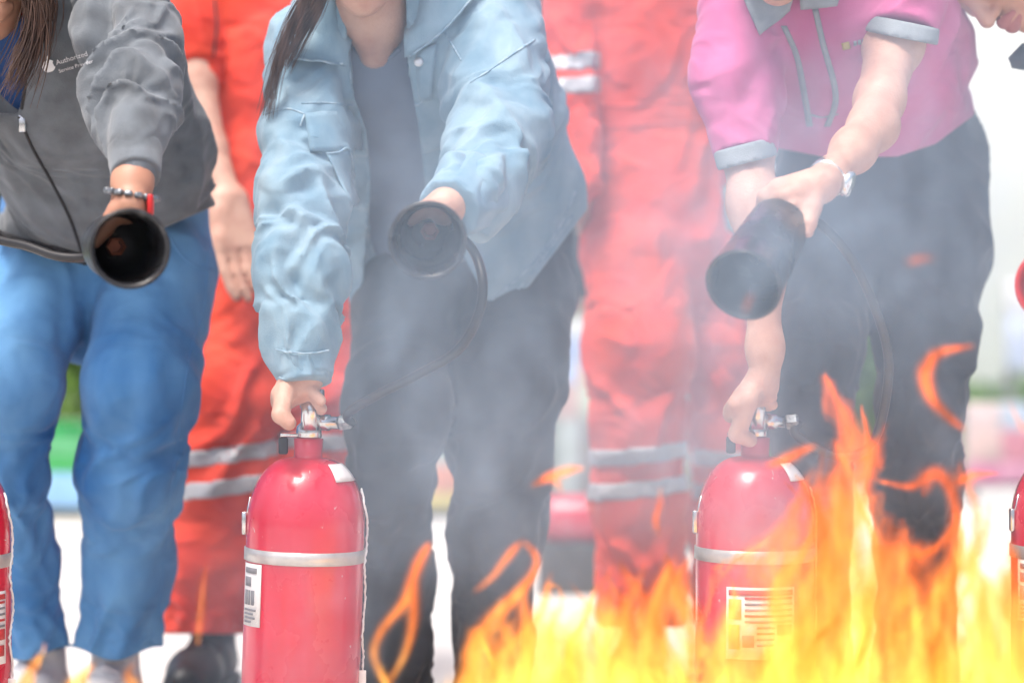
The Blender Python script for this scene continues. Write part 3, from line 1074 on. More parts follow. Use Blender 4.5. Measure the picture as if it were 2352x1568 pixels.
up1 = np.array((-.13, 0, .99))
for (cx_, y1_, y2_, cl) in ((527, 1038, 1110, (380, 640)), (720, 1010, 1080, (641, 860))):
    for yy in (y1_, y2_):
        band(FB, 'reflective_stripe', P(cx_, yy, 4.58), up1 if cx_ < 600 else np.array((.05, 0, 1)), .033, co, cl)
SB = Skin(FB.mesh())
obj('seam', SB.seam([(492, 0), (497, 60), (490, 130)], .003, -.001), M['grey_dark'], co)
add_shoe(Bp, P(482, 1500, 4.63), (-.15, -1, 0), True)
add_shoe(Bp, P(712, 1500, 4.67), (.2, -1, 0), True)
obj('hair', hair_mesh(WB), M['hair'], Bp)

D_t = [(1500, -60, 4.72, 205), (1498, 130, 4.7, 160), (1490, 270, 4.7, 140)]
D_p = [(1492, 300, 4.7, 142), (1500, 560, 4.68, 166)]
D_l1 = [(1462, 600, 4.66, 122), (1466, 800, 4.62, 110), (1462, 980, 4.62, 92), (1468, 1150, 4.64, 92), (1474, 1400, 4.66, 90)]
D_l2 = [(1630, 600, 4.7, 72), (1648, 800, 4.72, 62), (1655, 1000, 4.74, 58), (1660, 1200, 4.76, 60), (1662, 1400, 4.76, 62)]
D_a1 = [(1345, -80, 4.7, 85), (1312, 100, 4.66, 72), (1302, 230, 4.62, 64), (1316, 320, 4.59, 52), (1334, 420, 4.56, 40)]
D_a2 = [(1660, -80, 4.72, 85), (1700, 150, 4.74, 66), (1690, 370, 4.7, 44)]
FD = coverall(D_t, [D_a1, D_a2], [D_l1, D_l2], D_p, 31.0)
px, py, dd = FD.px()
FD.D = np.maximum(FD.D, ((py - 1440) * dd / F_PX).astype(np.float32))
hD, WD = HD
Db = fld(D_t + D_p, .012)
Db.limbp([(1495, 560, 4.68, 110), (1495, 160, 4.7, 110), (1495, -60, 4.72, 130), (1492, -200, 4.66, 62), (1490, -270, 4.64, 60)], flat=FY, ratio=.6)
Hd = Field(P(1335, 410, 4.55) - .14, P(1335, 410, 4.55) + .14, .0045)
Hd.limbp([(1322, 340, 4.61, 26), (1332, 400, 4.6, 26)])
hanging_hand(Hd, P(1334, 400, 4.6), P(1352, 590, 4.74), (.3, .9, 0), (.3, 0, 0))
Dp = person([hD.mesh(), Db.mesh(), Hd.mesh()], M['skin'], 'person in a red coverall with striped sleeves behind the denim jacket', (P(1480, 0, 4.65)[0], 4.65, 0))
co2 = obj('coverall', FD.mesh(), M['red'], Dp)
for yy in (148, 205):
    band(FD, 'reflective_stripe', P(1303, yy, 4.63), np.array((-.12, 0, .99)), .034, co2, (1200, 1380))
for yy in (1040, 1118):
    band(FD, 'reflective_stripe', P(1464, yy, 4.62), np.array((-.1, 0, .99)), .034, co2, (1340, 1580))
    band(FD, 'reflective_stripe', P(1655, yy + 10, 4.74), np.array((.05, 0, .99)), .034, co2, (1590, 1740))
SD = Skin(FD.mesh())
obj('waist_seam', SD.seam([(1372, 288), (1420, 292), (1500, 284), (1580, 280), (1625, 276)], .003, -.0008), M['red'], co2)
obj('waist_seam', SD.seam([(1372, 240), (1440, 244), (1540, 234), (1620, 230)], .003, -.0008), M['red'], co2)
add_shoe(Dp, P(1474, 1500, 4.69), (-.15, -1, 0), True)
add_shoe(Dp, P(1662, 1500, 4.79), (.25, -1, 0), True)
obj('hair', hair_mesh(WD), M['hair'], Dp)

# ---- C: denim jacket, black trousers
C_t = [(1065, 640, 4.14, 258), (1056, 440, 4.14, 258), (1004, 250, 4.04, 252), (950, 90, 3.93, 252), (925, -60, 3.9, 200)]
C_s1 = [(705, 110, 3.93, 92), (704, 300, 3.84, 92), (703, 470, 3.77, 97), (693, 617, 3.72, 90), (690, 790, 3.68, 73), (700, 872, 3.66, 60)]
C_s2 = [(1140, 40, 3.9, 102), (1137, 190, 3.82, 106), (1140, 330, 3.73, 102), (1090, 430, 3.6, 92), (1040, 478, 3.51, 66)]
J = fld(C_t + C_s1 + C_s2, .0045)
J.limbp(C_t, k=.02, flat=fb, ratio=.58, ki=.07, fold=[(.011, 8, 1.8, 15.0, [(0, 1), (.5, .8), (1, .4)]), (.005, 20, 3, 7.0, [(0, 1), (1, .5)])])
px, py, dd = J.px()
xl = np.interp(py, [-60, 0, 200, 300, 420, 560, 740], [790, 792, 805, 842, 852, 842, 826])
xr = np.interp(py, [-60, 0, 150, 300, 440, 600, 740], [932, 932, 937, 962, 978, 1070, 1146])
hem = np.interp(px, [780, 860, 1150, 1338, 1420], [742, 742, 744, 495, 400])
J.D = np.maximum(J.D, ((py - hem) * dd / F_PX * .75).astype(np.float32))
J.D = np.maximum(J.D, (np.minimum(np.minimum(px - xl, xr - px) * dd / F_PX, 4.12 - dd)).astype(np.float32))
sl1 = [(0, .5), (.3, .7), (.55, 1), (.85, 1), (.93, .4), (1, .2)]
J.limbp(C_s1, k=.018, cut=True, fold=[(.014, 12, 1.2, 21.0, sl1), (.006, 26, 1.8, 24.0, sl1)])
J.limbp(C_s2, k=.012, cut=True, fold=[(.016, 12, 1.2, 28.0, [(0, .4), (.4, 1), (.85, 1), (1, .2)]), (.006, 26, 2.0, 25.0, [(0, .5), (.5, 1), (1, .2)])])
cj = J.mesh()
SC_ = Skin(cj)
C_l1 = [(940, 700, 4.14, 128), (912, 930, 4.0, 106), (898, 1130, 4.05, 81), (906, 1330, 4.1, 72), (908, 1580, 4.1, 76)]
C_l2 = [(1190, 680, 4.15, 132), (1166, 880, 4.06, 119), (1152, 1030, 4.06, 102), (1140, 1220, 4.1, 92), (1130, 1580, 4.12, 84)]
C_p = [(1090, 500, 4.2, 212), (1082, 640, 4.2, 240)]
T = fld(C_l1 + C_l2 + C_p, .006)
T.limbp(C_p, k=.02, flat=FY, ratio=.58, fold=[(.008, 10, 1.8, 2.2, [(0, 1), (1, 1)])])
T.limbp(C_l1, k=.03, ki=.05, fold=[(.011, 9, 1.4, 41.0, kn), (.004, 26, 2, 8.0, kn)])
T.limbp(C_l2, k=.012, ki=.05, fold=[(.011, 9, 1.4, 43.0, kn), (.004, 26, 2, 9.0, kn)])
px, py, dd = T.px()
T.D = np.maximum(T.D, ((py - 1620) * dd / F_PX).astype(np.float32))
hC, WC = head_mesh(P(838, -166, 3.74), (-.05, -.86, -.5), (0, -.4, .9))
Cb = fld(C_t, .008)
Cb.limbp([(1075, 560, 4.2, 150), (1000, 250, 4.06, 160), (930, 100, 3.97, 140), (885, 20, 3.9, 84), (855, -70, 3.82, 72)], flat=fb, ratio=.62)
Cb.limbp([(862, 120, 3.89, 40), (860, 40, 3.86, 72), (850, -60, 3.8, 72)], k=.03)
gc1 = P(690, 950, 3.67)
Fh1 = Field(P(700, 930, 3.66) - .13, P(700, 930, 3.66) + .13, .003)
Fh1.limb([P(698, 800, 3.675), P(694, 866, 3.67), P(684, 884, 3.672)], [.032, .028, .027], flat=(0, 1, 0), ratio=.9)
add_hand(Fh1, P(680, 884, 3.68), P(642, 918, 3.67), (.1, -1, .32), gc1, .024, flip=-1, sweep=(45, 88, 130), thumb=(-62, -92), thumb_ax=.052, size=1.08)
hornC_c, hornC_b = P(982, 552, 3.34), P(988, 528, 3.50)
axC = (hornC_c - hornC_b) / np.linalg.norm(hornC_c - hornC_b)
gc2 = hornC_b - axC * .03
Fh2 = Field(P(1020, 480, 3.48) - .14, P(1020, 480, 3.48) + .14, .003)
Fh2.limb([P(1060, 465, 3.56), P(1035, 470, 3.51), P(1022, 474, 3.49)], [.031, .027, .025])
add_hand(Fh2, P(1022, 476, 3.50), gc2 + np.array((.014, 0, .036)), axC, gc2, .022, flip=-1)
Cp = person([hC.mesh(), Cb.mesh(), Fh1.mesh(), Fh2.mesh()], M['skin'], 'person in a light denim jacket and black trousers squeezing an extinguisher lever', (P(1050, 0, 4.1)[0], 4.1, 0))
jC = obj('denim_jacket', cj, M['denim'], Cp)
obj('trousers', T.mesh(), M['black_cloth'], Cp)
t2 = fld(C_t, .008)
t2.limbp([(1050, 580, 4.16, 205), (1030, 420, 4.16, 225), (980, 250, 4.06, 225), (930, 110, 3.96, 215), (905, 10, 3.93, 170)], flat=fb, ratio=.5, ki=.06, fold=[(.006, 7, 2.0, 3.0, [(0, 1), (1, .5)])])
px, py, dd = t2.px()
t2.D = np.maximum(t2.D, ((py - 600) * dd / F_PX).astype(np.float32))
t2.D = np.maximum(t2.D, (np.interp(px, [780, 820, 868, 915, 960], [60, 110, 138, 105, 40]) - py).astype(np.float32) * .0006)
tv = t2.mesh()
obj('tee_shirt', tv, M['tee'], Cp)
ST = Skin(tv)
obj('neckband', ST.seam([(815, 112), (840, 132), (868, 143), (895, 132), (918, 112)], .005, -.001), M['tee'], Cp)
for k_, pts in enumerate([[(797, 0), (803, 100), (808, 200), (845, 300), (855, 420), (846, 560), (830, 720)], [(930, 5), (936, 130), (958, 300), (974, 430)], [(692, 238), (740, 236), (790, 240), (832, 246)],
            [(700, 262), (690, 290)], [(1000, 40), (1030, 90), (1060, 140)], [(1228, 92), (1170, 130), (1120, 165), (1080, 190)], [(610, 262), (660, 250), (700, 262)], [(1000, 130), (985, 210), (962, 240), (940, 236)],
            [(1322, 440), (1280, 530), (1220, 610), (1130, 690)], [(1316, 494), (1270, 560), (1212, 638), (1148, 716)]]):
    obj('seam', SC_.seam(pts, .0018, .0003), M['denim_seam'], jC)
for c4 in ([(700, 262), (826, 250), (832, 345), (712, 350)],):
    o = obj('pocket', SC_.patch(c4, 10, 8, .004, .004), M['denim'], jC)
o = obj('pocket', SC_.patch([(748, 352), (800, 345), (822, 470), (806, 470)], 8, 8, .003, .004), M['denim'], jC)
obj('seam', SC_.seam([(748, 352), (775, 350), (800, 343), (812, 400), (824, 470)], .0018, .004), M['denim_seam'], o)
cl = obj('collar', SC_.patch([(672, 8), (800, -30), (796, 150), (654, 138)], 10, 9, .016, .007), M['denim'], jC)
obj('seam', SC_.seam([(660, 134), (700, 143), (750, 150), (788, 146)], .0018, .021), M['denim_seam'], cl)
cr_ = obj('collar', SC_.patch([(930, -30), (1120, -30), (1002, 92), (938, 132)], 10, 9, .014, .007), M['denim'], jC)
obj('seam', SC_.seam([(944, 128), (998, 88), (1060, 32), (1090, 0)], .0018, .019), M['denim_seam'], cr_)
obj('lapel_flap', SC_.patch([(936, 128), (1002, 100), (990, 228), (942, 232)], 8, 8, .006, .005), M['denim'], jC)
pb = SC_.at(962, 142, .011)
obj('button', lathe([(.0075, 0), (.0075, .002), (.005, .0035), (0, .004)], pb, (0, -1, .2), 16, cap=False), M['button'], jC)
pb = SC_.at(1152, 702, .004)
obj('button', lathe([(.0065, 0), (.0065, .002), (.004, .0035), (0, .004)], pb, (0, -1, .2), 16, cap=False), M['bead'], jC)
c1 = fld(C_s1[4:], .0045)
c1.limbp([(690, 786, 3.68, 72), (700, 882, 3.66, 61)], cut=True, fold=[(.003, 8, 2, 5.0, [(0, 1), (1, 1)])], ki=0)
obj('cuff', c1.mesh(), M['denim'], jC)
for yy in (804, 868):
    w_ = 60 if yy < 850 else 52
    obj('seam', SC_.seam([(695 - w_, yy - 2), (695 - w_ * .4, yy + 6), (695 + w_ * .4, yy + 6), (695 + w_ * .98, yy)], .0016, .004), M['denim_seam'], jC)
c2 = fld(C_s2[3:], .0045)
c2.limbp([(1085, 440, 3.59, 88), (1030, 482, 3.495, 70)], cut=True, fold=[(.004, 8, 2, 6.0, [(0, 1), (1, 1)])], ki=0)
obj('cuff', c2.mesh(), M['denim'], jC)
add_shoe(Cp, P(905, 1600, 4.14), (-.15, -1, 0), True)
add_shoe(Cp, P(1132, 1600, 4.16), (.2, -1, 0), True)
obj('hair', hair_mesh(WC, locks=[([P(730, -160, 3.74), P(708, -30, 3.74), P(668, 60, 3.75), P(634, 160, 3.76), P(612, 262, 3.77)], .010), ([P(750, -120, 3.76), P(735, -10, 3.78), P(695, 60, 3.79), P(650, 140, 3.8)], .018)]), M['hair_brown'], Cp)

# ---- E: pink polo, navy trousers
E_t = [(2012, 300, 4.12, 226), (1975, 170, 4.0, 236), (1915, 0, 3.88, 240), (1860, -110, 3.84, 180)]
E_s1 = [(1705, 30, 3.86, 100), (1692, 200, 3.8, 96), (1711, 356, 3.758, 71)]
E_s2 = [(2085, -110, 3.86, 100), (2078, -10, 3.82, 92), (2069, 78, 3.785, 83)]
J = fld(E_t + E_s1 + E_s2, .0045)
J.limbp(E_t, k=.02, flat=fb, ratio=.6, ki=.07, fold=[(.014, 8, 1.8, 52.0, [(0, 1), (1, .5)]), (.004, 18, 2.6, 53.0, [(0, 1), (1, .5)])])
px, py, dd = J.px()
hem = np.interp(px, [1700, 1775, 1900, 2060, 2150, 2240, 2300], [320, 338, 362, 360, 330, 262, 200])
J.D = np.maximum(J.D, ((py - hem) * dd / F_PX).astype(np.float32))
J.limbp(E_s1, k=.03, cut=True, fold=[(.010, 11, 1.2, 55.0, [(0, .6), (.6, 1), (1, .5)])])
J.limbp(E_s2, k=.03, cut=True, fold=[(.008, 11, 1.2, 57.0, [(0, .6), (1, .4)])])
pj = J.mesh()
SE = Skin(pj)
E_l1 = [(1905, 600, 4.16, 118), (1880, 800, 4.04, 84), (1862, 950, 4.04, 72), (1866, 1150, 4.08, 74), (1868, 1580, 4.12, 78)]
E_l2 = [(2135, 580, 4.16, 142), (2128, 780, 4.08, 100), (2122, 930, 4.06, 86), (2104, 1100, 4.08, 86), (2098, 1580, 4.12, 84)]
E_p = [(2018, 290, 4.18, 205), (2025, 380, 4.2, 230), (2035, 520, 4.2, 246)]
T = fld(E_l1 + E_l2 + E_p, .006)
T.limbp(E_p, k=.02, flat=FY, ratio=.6, fold=[(.009, 9, 1.8, 61.0, [(0, 1), (1, 1)])])
T.limbp(E_l1, k=.03, ki=.05, fold=[(.011, 9, 1.4, 63.0, kn), (.004, 26, 2, 8.5, kn)])
T.limbp(E_l2, k=.02, ki=.05, fold=[(.011, 9, 1.4, 65.0, kn), (.004, 26, 2, 9.5, kn)])
px, py, dd = T.px()
T.D = np.maximum(T.D, ((py - 1620) * dd / F_PX).astype(np.float32))
hE, WE = head_mesh(P(1795, -196, 3.7), (-.1, -.8, -.6), (0, -.5, .85))
Eb = fld(E_t, .008)
Eb.limbp([(2010, 330, 4.16, 140), (1970, 170, 4.04, 150), (1890, 0, 3.92, 140), (1820, -70, 3.82, 80), (1800, -120, 3.76, 72)], flat=fb, ratio=.6)
Ea1 = [(1698, 60, 3.87, 66), (1714, 330, 3.775, 58), (1732, 470, 3.72, 55), (1752, 640, 3.68, 44), (1757, 800, 3.67, 36), (1757, 872, 3.67, 32)]
Fa1 = fld(Ea1, .0036)
Fa1.limbp(Ea1, flat=FY, ratio=.92, ki=.03)
gE1 = P(1728, 958, 3.69)
Fg1 = Field(P(1740, 940, 3.68) - .12, P(1740, 940, 3.68) + .12, .003)
Fg1.limbp([(1757, 830, 3.67, 38), (1755, 885, 3.675, 35)])
add_hand(Fg1, P(1738, 892, 3.685), P(1684, 938, 3.68), (.1, -1, .32), gE1, .026, flip=-1, sweep=(42, 84, 125), thumb=(-66, -100), thumb_ax=.0, size=1.08)
Ea2 = [(2075, -40, 3.87, 70), (2052, 100, 3.80, 64), (2020, 230, 3.69, 51), (2006, 290, 3.63, 51), (1960, 345, 3.57, 45), (1905, 405, 3.5, 33), (1893, 418, 3.485, 32)]
Fa2 = fld(Ea2, .0036)
Fa2.limbp(Ea2, ki=.03)
hornE_c, hornE_b = P(1708, 655, 3.30), P(1792, 512, 3.46)
axE = (hornE_c - hornE_b) / np.linalg.norm(hornE_c - hornE_b)
gE2 = hornE_b - axE * .005
Fg2 = Field(P(1830, 470, 3.46) - .14, P(1830, 470, 3.46) + .14, .003)
Fg2.limbp([(1915, 395, 3.51, 37), (1885, 425, 3.47, 36)])
for pp, kk in (([(1885, 424, 3.47, 36), (1838, 446, 3.465, 44), (1800, 462, 3.47, 42)], .02), ([(1850, 420, 3.47, 24), (1790, 432, 3.465, 23), (1758, 452, 3.47, 19), (1748, 490, 3.49, 16), (1765, 520, 3.52, 14)], .012),
               ([(1835, 440, 3.45, 24), (1802, 452, 3.445, 20), (1778, 480, 3.475, 17), (1780, 520, 3.51, 15)], .008), ([(1840, 455, 3.45, 24), (1822, 474, 3.44, 19), (1802, 506, 3.475, 16), (1800, 535, 3.51, 15)], .006),
               ([(1850, 460, 3.45, 24), (1842, 492, 3.44, 17), (1828, 520, 3.475, 15), (1822, 548, 3.50, 13)], .005),
               ([(1876, 440, 3.455, 26), (1866, 478, 3.44, 21), (1858, 512, 3.43, 18.5), (1855, 533, 3.425, 14)], .008)):
    Fg2.limbp(pp, k=kk, ki=.004)
Ep = person([hE.mesh(), Eb.mesh(), Fa1.mesh(), Fg1.mesh(), Fa2.mesh(), Fg2.mesh()], M['skin'], 'person in a pink polo shirt with grey collar and cuffs and dark trousers', (P(2000, 0, 4.1)[0], 4.1, 0))
poloE = obj('polo_shirt', pj, M['pink'], Ep)
obj('trousers', T.mesh(), M['navy'], Ep)
q = fld(E_s1[1:], .0045)
q.limbp([(1704, 300, 3.768, 75), (1719, 395, 3.747, 69)], ki=0, k=0)
px, py, dd = q.px()
q.D = np.maximum(q.D, ((px - 1712) * .26 + py - 376).astype(np.float32) * .00067)
q.D = np.maximum(q.D, (330 - py - (px - 1712) * .26).astype(np.float32) * .00067)
obj('cuff', q.mesh(), M['grey_trim'], poloE)
q = fld(E_s2[1:], .0045)
q.limbp([(2075, 10, 3.812, 89), (2066, 110, 3.778, 86)], ki=0, k=0)
px, py, dd = q.px()
q.D = np.maximum(q.D, (-(px - 2068) * .2 + py - 88).astype(np.float32) * .00067)
q.D = np.maximum(q.D, (48 - py + (px - 2068) * .2).astype(np.float32) * .00067)
obj('cuff', q.mesh(), M['grey_trim'], poloE)
obj('collar', SE.patch([(1690, -40), (1835, -40), (1815, 22), (1742, 84)], 9, 8, .022, .007), M['grey_trim'], poloE)
obj('collar', SE.patch([(1835, -40), (1935, -50), (1920, 12), (1838, 20)], 9, 8, .02, .007), M['grey_trim'], poloE)
for pts in ([(1800, 60), (1830, 130), (1848, 220), (1860, 290)], [(1872, 20), (1890, 100), (1915, 190), (1918, 240), (1900, 290)], [(1856, 262), (1890, 270), (1920, 262)]):
    for a_, b_ in zip(spline([(x, y, 0) for x, y in pts], 4)[:-1], spline([(x, y, 0) for x, y in pts], 4)[1:]):
        pass
    q = spline([(x, y, 0) for x, y in pts], 5)
    G = np.array([[SE.at(x - 7, y, .0012), SE.at(x, y, .0014), SE.at(x + 7, y, .0012)] for x, y, _ in q])
    obj('placket_tape', sheet(G, .0014), M['grey_trim'], poloE)
obj('emblem', SE.patch([(1932, 100), (1950, 96), (1954, 112), (1936, 116)], 4, 4, .002, .002), M['gold'], poloE)
for i in range(4):
    obj('emblem', SE.patch([(1960 + i * 10, 96 - i * 2.5), (1967 + i * 10, 94 - i * 2.5), (1968 + i * 10, 104 - i * 2.5), (1961 + i * 10, 106 - i * 2.5)], 3, 3, .002, .002), M['grey_trim'], poloE)
# wristwatch
wc = P(1902, 408, 3.50)
wax = P(1885, 425, 3.475) - P(1935, 370, 3.54)
wt = obj('watch_strap', lathe([(.0275, -.009), (.0295, -.0085), (.0295, .0085), (.0275, .009)], wc, wax, 28, cap=False), M['watch'], Ep)
Rw = frame(wax)
wd = np.array((.72, -.55, -.42))
wd -= Rw[:, 2] * (wd @ Rw[:, 2])
wd /= np.linalg.norm(wd)
obj('watch_case', lathe([(.001, 0), (.0185, 0), (.0195, .003), (.0195, .008), (.0165, .0105), (.0005, .0105)], wc + wd * .0265, wd, 28), M['watch'], wt)
add_shoe(Ep, P(1868, 1600, 4.16), (-.15, -1, 0), True)
add_shoe(Ep, P(2098, 1600, 4.16), (.2, -1, 0), True)
obj('hair', hair_mesh(WE), M['hair'], Ep)
# dark face mask under the chin
fm = Field(WE(0, .06, -.06) - .09, WE(0, .06, -.06) + .09, .005)
fm.limb([WE(-.045, .03, -.05), WE(0, .085, -.055), WE(.045, .03, -.05)], [.036, .036, .036], k=.01)
obj('face_mask', fm.mesh(), M['navy'], Ep)

# ---- F: face leaning in at the top right corner
hF, WF = head_mesh(P(2292, -98, 3.9), (-.42, -.35, -.84), (-.8, -.1, .45), h=.004)
Ff = Field(P(2480, 200, 4.1) - .5, P(2480, 200, 4.1) + .5, .012)
Ff.limb([WF(0, -.04, -.06), WF(0, -.06, -.17), P(2560, 40, 4.1)], [.055, .058, .1], k=.02)
Fp = person([hF.mesh(), Ff.mesh()], M['skin_tan'], 'person leaning in at the top right corner with the face turned down', (P(2600, 0, 4.2)[0], 4.2, 0))
lp = Field(WF(0, .09, -.06) - .05, WF(0, .09, -.06) + .05, .0025)
lp.limb([WF(-.021, .089, -.054), WF(0, .098, -.052), WF(.021, .089, -.054)], [.0055, .0075, .0055])
lp.limb([WF(-.018, .087, -.065), WF(0, .096, -.067), WF(.018, .087, -.065)], [.006, .0085, .006], k=.002)
obj('lips', lp.mesh(), M['lip'], Fp)
obj('hair', hair_mesh(WF), M['hair'], Fp)
F_t = [(2660, 560, 4.25, 220), (2640, 300, 4.2, 230), (2570, 120, 4.1, 130)]
tf = fld(F_t + [(2480, 190, 4.0, 60)], .009)
tf.limbp(F_t, flat=fb, ratio=.6, fold=[(.01, 8, 2, 3.0, [(0, 1), (1, 1)])])
tf.limbp([(2560, 140, 4.05, 70), (2500, 560, 3.9, 60)], k=.03)
tf.limbp([(2600, 170, 4.02, 60), (2480, 165, 3.98, 40), (2425, 195, 3.97, 16)], k=.02)
obj('jacket', tf.mesh(), M['navy'], Fp)
obj('collar', sheet(np.array([[P(2500, 68, 3.95), P(2420, 98, 3.94), P(2345, 103, 3.93)], [P(2500, 128, 3.94), P(2420, 138, 3.93), P(2318, 133, 3.92)], [P(2500, 188, 3.95), P(2420, 173, 3.94), P(2322, 152, 3.93)]]), .012), mat('slate_collar', (.12, .15, .18), .8), Fp)
F_lg = [[(2600, 640, 4.25, 130), (2580, 900, 4.15, 110), (2570, 1580, 4.2, 85)], [(2780, 640, 4.25, 130), (2800, 900, 4.15, 110), (2800, 1580, 4.2, 85)]]
T = fld(sum(F_lg, []), .012)
for l in F_lg:
    T.limbp(l, k=.02, ki=.05)
obj('trousers', T.mesh(), M['navy'], Fp)


# ------------------------------------------------------------------ fire extinguishers
def horn(root, c, b, r1, r0, inner=True, m='horn'):
    ax = c - b
    L = np.linalg.norm(ax)
    o = obj('discharge_horn', lathe([(.012, -.035), (.018, -.03), (.02, -.01), (r0 * .8, 0), (r0, .012), (r0 + (r1 - r0) * .5, L * .5), (r1, L - .004), (r1 + .0015, L), (r1 - .002, L + .001), (r1 - .006, L - .004), (r0 + (r1 - r0) * .5 - .005, L * .5), (r0 - .006, .02), (.018, .008), (.0, .007)], b, ax, 44, cap=False), M[m], root)
    obj('orifice', lathe([(.0135, .006), (.0135, .03), (.009, .031), (.0085, .012), (0, .0115)], b, ax, 6, cap=False), M['brass'], o, smooth=False)
    return o


def extinguisher(cx, d, label, tilt=0.0, hose=None, hornspec=None, lab=None, left_label=True, grip=(.0, -.03, 0)):
    base = np.array((cx, d, 0.0))
    root = empty('fire_extinguisher', base, label, 'fire extinguisher', 'red fire extinguishers of the drill')
    axis = np.array((math.sin(tilt), 0, math.cos(tilt)))
    at = lambda x, y, z: base + np.array((x + z * math.sin(tilt), y, z))
    r = .0905
    prof = [(.06, .0), (.084, .004), (r, .016), (r, .405)]
    for i in range(1, 13):
        a = i / 12 * math.pi / 2
        prof.append((.022 + (r - .022) * math.cos(a) ** .92, .405 + .104 * math.sin(a)))
    prof += [(.0215, .515), (.0225, .538), (.015, .539)]
    obj('cylinder', lathe(prof, base, axis, 56), M['ext_red'], root)
    obj('strap', lathe([(r + .0003, .352), (r + .0022, .353), (r + .0022, .371), (r + .0003, .372)], base, axis, 56, cap=False), M['strap'], root)
    v = obj('valve', join(lathe([(.018, .5385), (.02, .541), (.019, .556), (.013, .562), (.0125, .582), (.015, .586), (.015, .592)], base, axis, 24),
                          lathe([(.0125, 0), (.0125, .022), (.0095, .024), (.0095, .036)], at(.01, -.004, .563), (1, -.12, -.03), 18)), M['steel'], root)
    obj('hose_nut', lathe([(.0105, 0), (.0125, .002), (.0125, .016), (.010, .02)], at(.046, -.009, .562), (1, -.12, .1), 6), M['bead'], v, smooth=False)
    obj('lever', join(bbox(at(.005, -.012, .606), (.034, .04, .016), .004), lathe([(.0145, .552), (.0135, .58), (.016, .6)], base + np.array((.002, -.012, 0)), axis, 20), bbox(at(-.002, .04, .600), (.022, .07, .006), .002), bbox(at(.0, -.012, .575), (.02, .014, .035), .003)), M['steel'], root)
    obj('carry_handle', join(bbox(at(-.02, -.002, .5435), (.046, .02, .006), .002), bbox(at(-.004, .04, .552), (.018, .07, .005), .002)), M['steel'], root)
    obj('safety_clip', bbox(at(-.038, -.004, .527), (.014, .012, .026), .003), M['grey_dark'], root)
    # bracket lug and thin wire on the left side, seal chain on the right
    obj('lug', join(bbox(at(-r - .002, -.012, .41), (.008, .014, .035), .002), tube([at(-r * .93, -.02, .45), at(-r * .98, -.016, .425), at(-r - .002, -.014, .40)], .0015, 6)), M['steel'], root)
    cp = []
    for i, z in enumerate(np.linspace(.462, .18, 60)):
        rr_ = r + .0035 if z < .405 else .022 + (r - .022) * math.sqrt(max(0, 1 - ((z - .405) / .104) ** 2)) + .004
        ph = math.radians(4 + 5 * math.sin(i * .31) + rng.normal() * .8)
        q = rr_ + rng.uniform(-.0006, .0008)
        cp.append(at(q * math.cos(ph), -q * math.sin(ph), z))
    obj('seal_wire', tube(cp, [.0011 + .0009 * abs(math.sin(i * 1.3)) for i in range(60)], 6), M['white'], root)
    obj('tag', bbox(at(r + .004, -.01, .165), (.012, .004, .04), .001), M['white'], root)

    def wrap(a0, a1, z0, z1, off, m, par, name):
        n = max(3, int(abs(a1 - a0) / 6) + 2)
        G = np.zeros((n, 3, 3))
        for i in range(n):
            a = math.radians(a0 + (a1 - a0) * i / (n - 1))
            for j in range(3):
                z = z0 + (z1 - z0) * j / 2
                G[i, j] = at((r + off) * math.sin(a), -(r + off) * math.cos(a), z)
        return obj(name, sheet(G, .0008), m, par)
    # dome sticker
    a = math.radians(50)
    G = np.zeros((5, 5, 3))
    for i in range(5):
        for j in range(5):
            aa = math.radians(40 + 10 * i)
            el = math.radians(42 + 6 * j)
            rr_ = .022 + (r - .022) * math.cos(el) ** .92 + .0012
            G[i, j] = at(rr_ * math.sin(aa), -rr_ * math.cos(aa), .4055 + .104 * math.sin(el))
    obj('sticker', sheet(G, .001), M['white'], root)
    if left_label:
        lb = wrap(-72, -40, .258, .352, .0009, M['white'], root, 'label')
        for z0, z1, a0, a1 in ((.338, .346, -67, -46), (.318, .332, -67, -55), (.290, .312, -67, -61), (.290, .312, -59, -56), (.290, .312, -54, -49), (.281, .284, -67, -46), (.275, .278, -67, -50), (.269, .272, -67, -47), (.263, .266, -67, -53)):
            wrap(a0, a1, z0, z1, .002, M['print_grey'], lb, 'print')
    if lab:
        lb = wrap(lab[0], lab[1], .21, .318, .0009, M['white'], root, 'label')
        w = lab[1] - lab[0]
        rows = [(.306, .314, .04, .96, 'print_red'), (.270, .300, .04, .22, 'print_yellow'), (.225, .262, .04, .2, 'print_yellow'), (.228, .246, .24, .4, 'print_grey'), (.246, .262, .72, .95, 'print_red'), (.222, .238, .74, .93, 'print_red')]
        for i in range(9):
            rows.append((.3 - i * .0088, .3035 - i * .0088, .27 if i < 5 else .44, .95 if i < 5 else .69, 'print_grey' if i % 3 else 'print_red'))
        for z0, z1, u0, u1, mm in rows:
            wrap(lab[0] + w * u0, lab[0] + w * u1, z0, z1, .002, M[mm], lb, 'print')
    if hornspec:
        horn(root, *hornspec)
    if hose:
        obj('hose', tube(spline([at(.066, -.011, .562)] + hose, 8), .0072, 10), M['hose'], root)
    return root


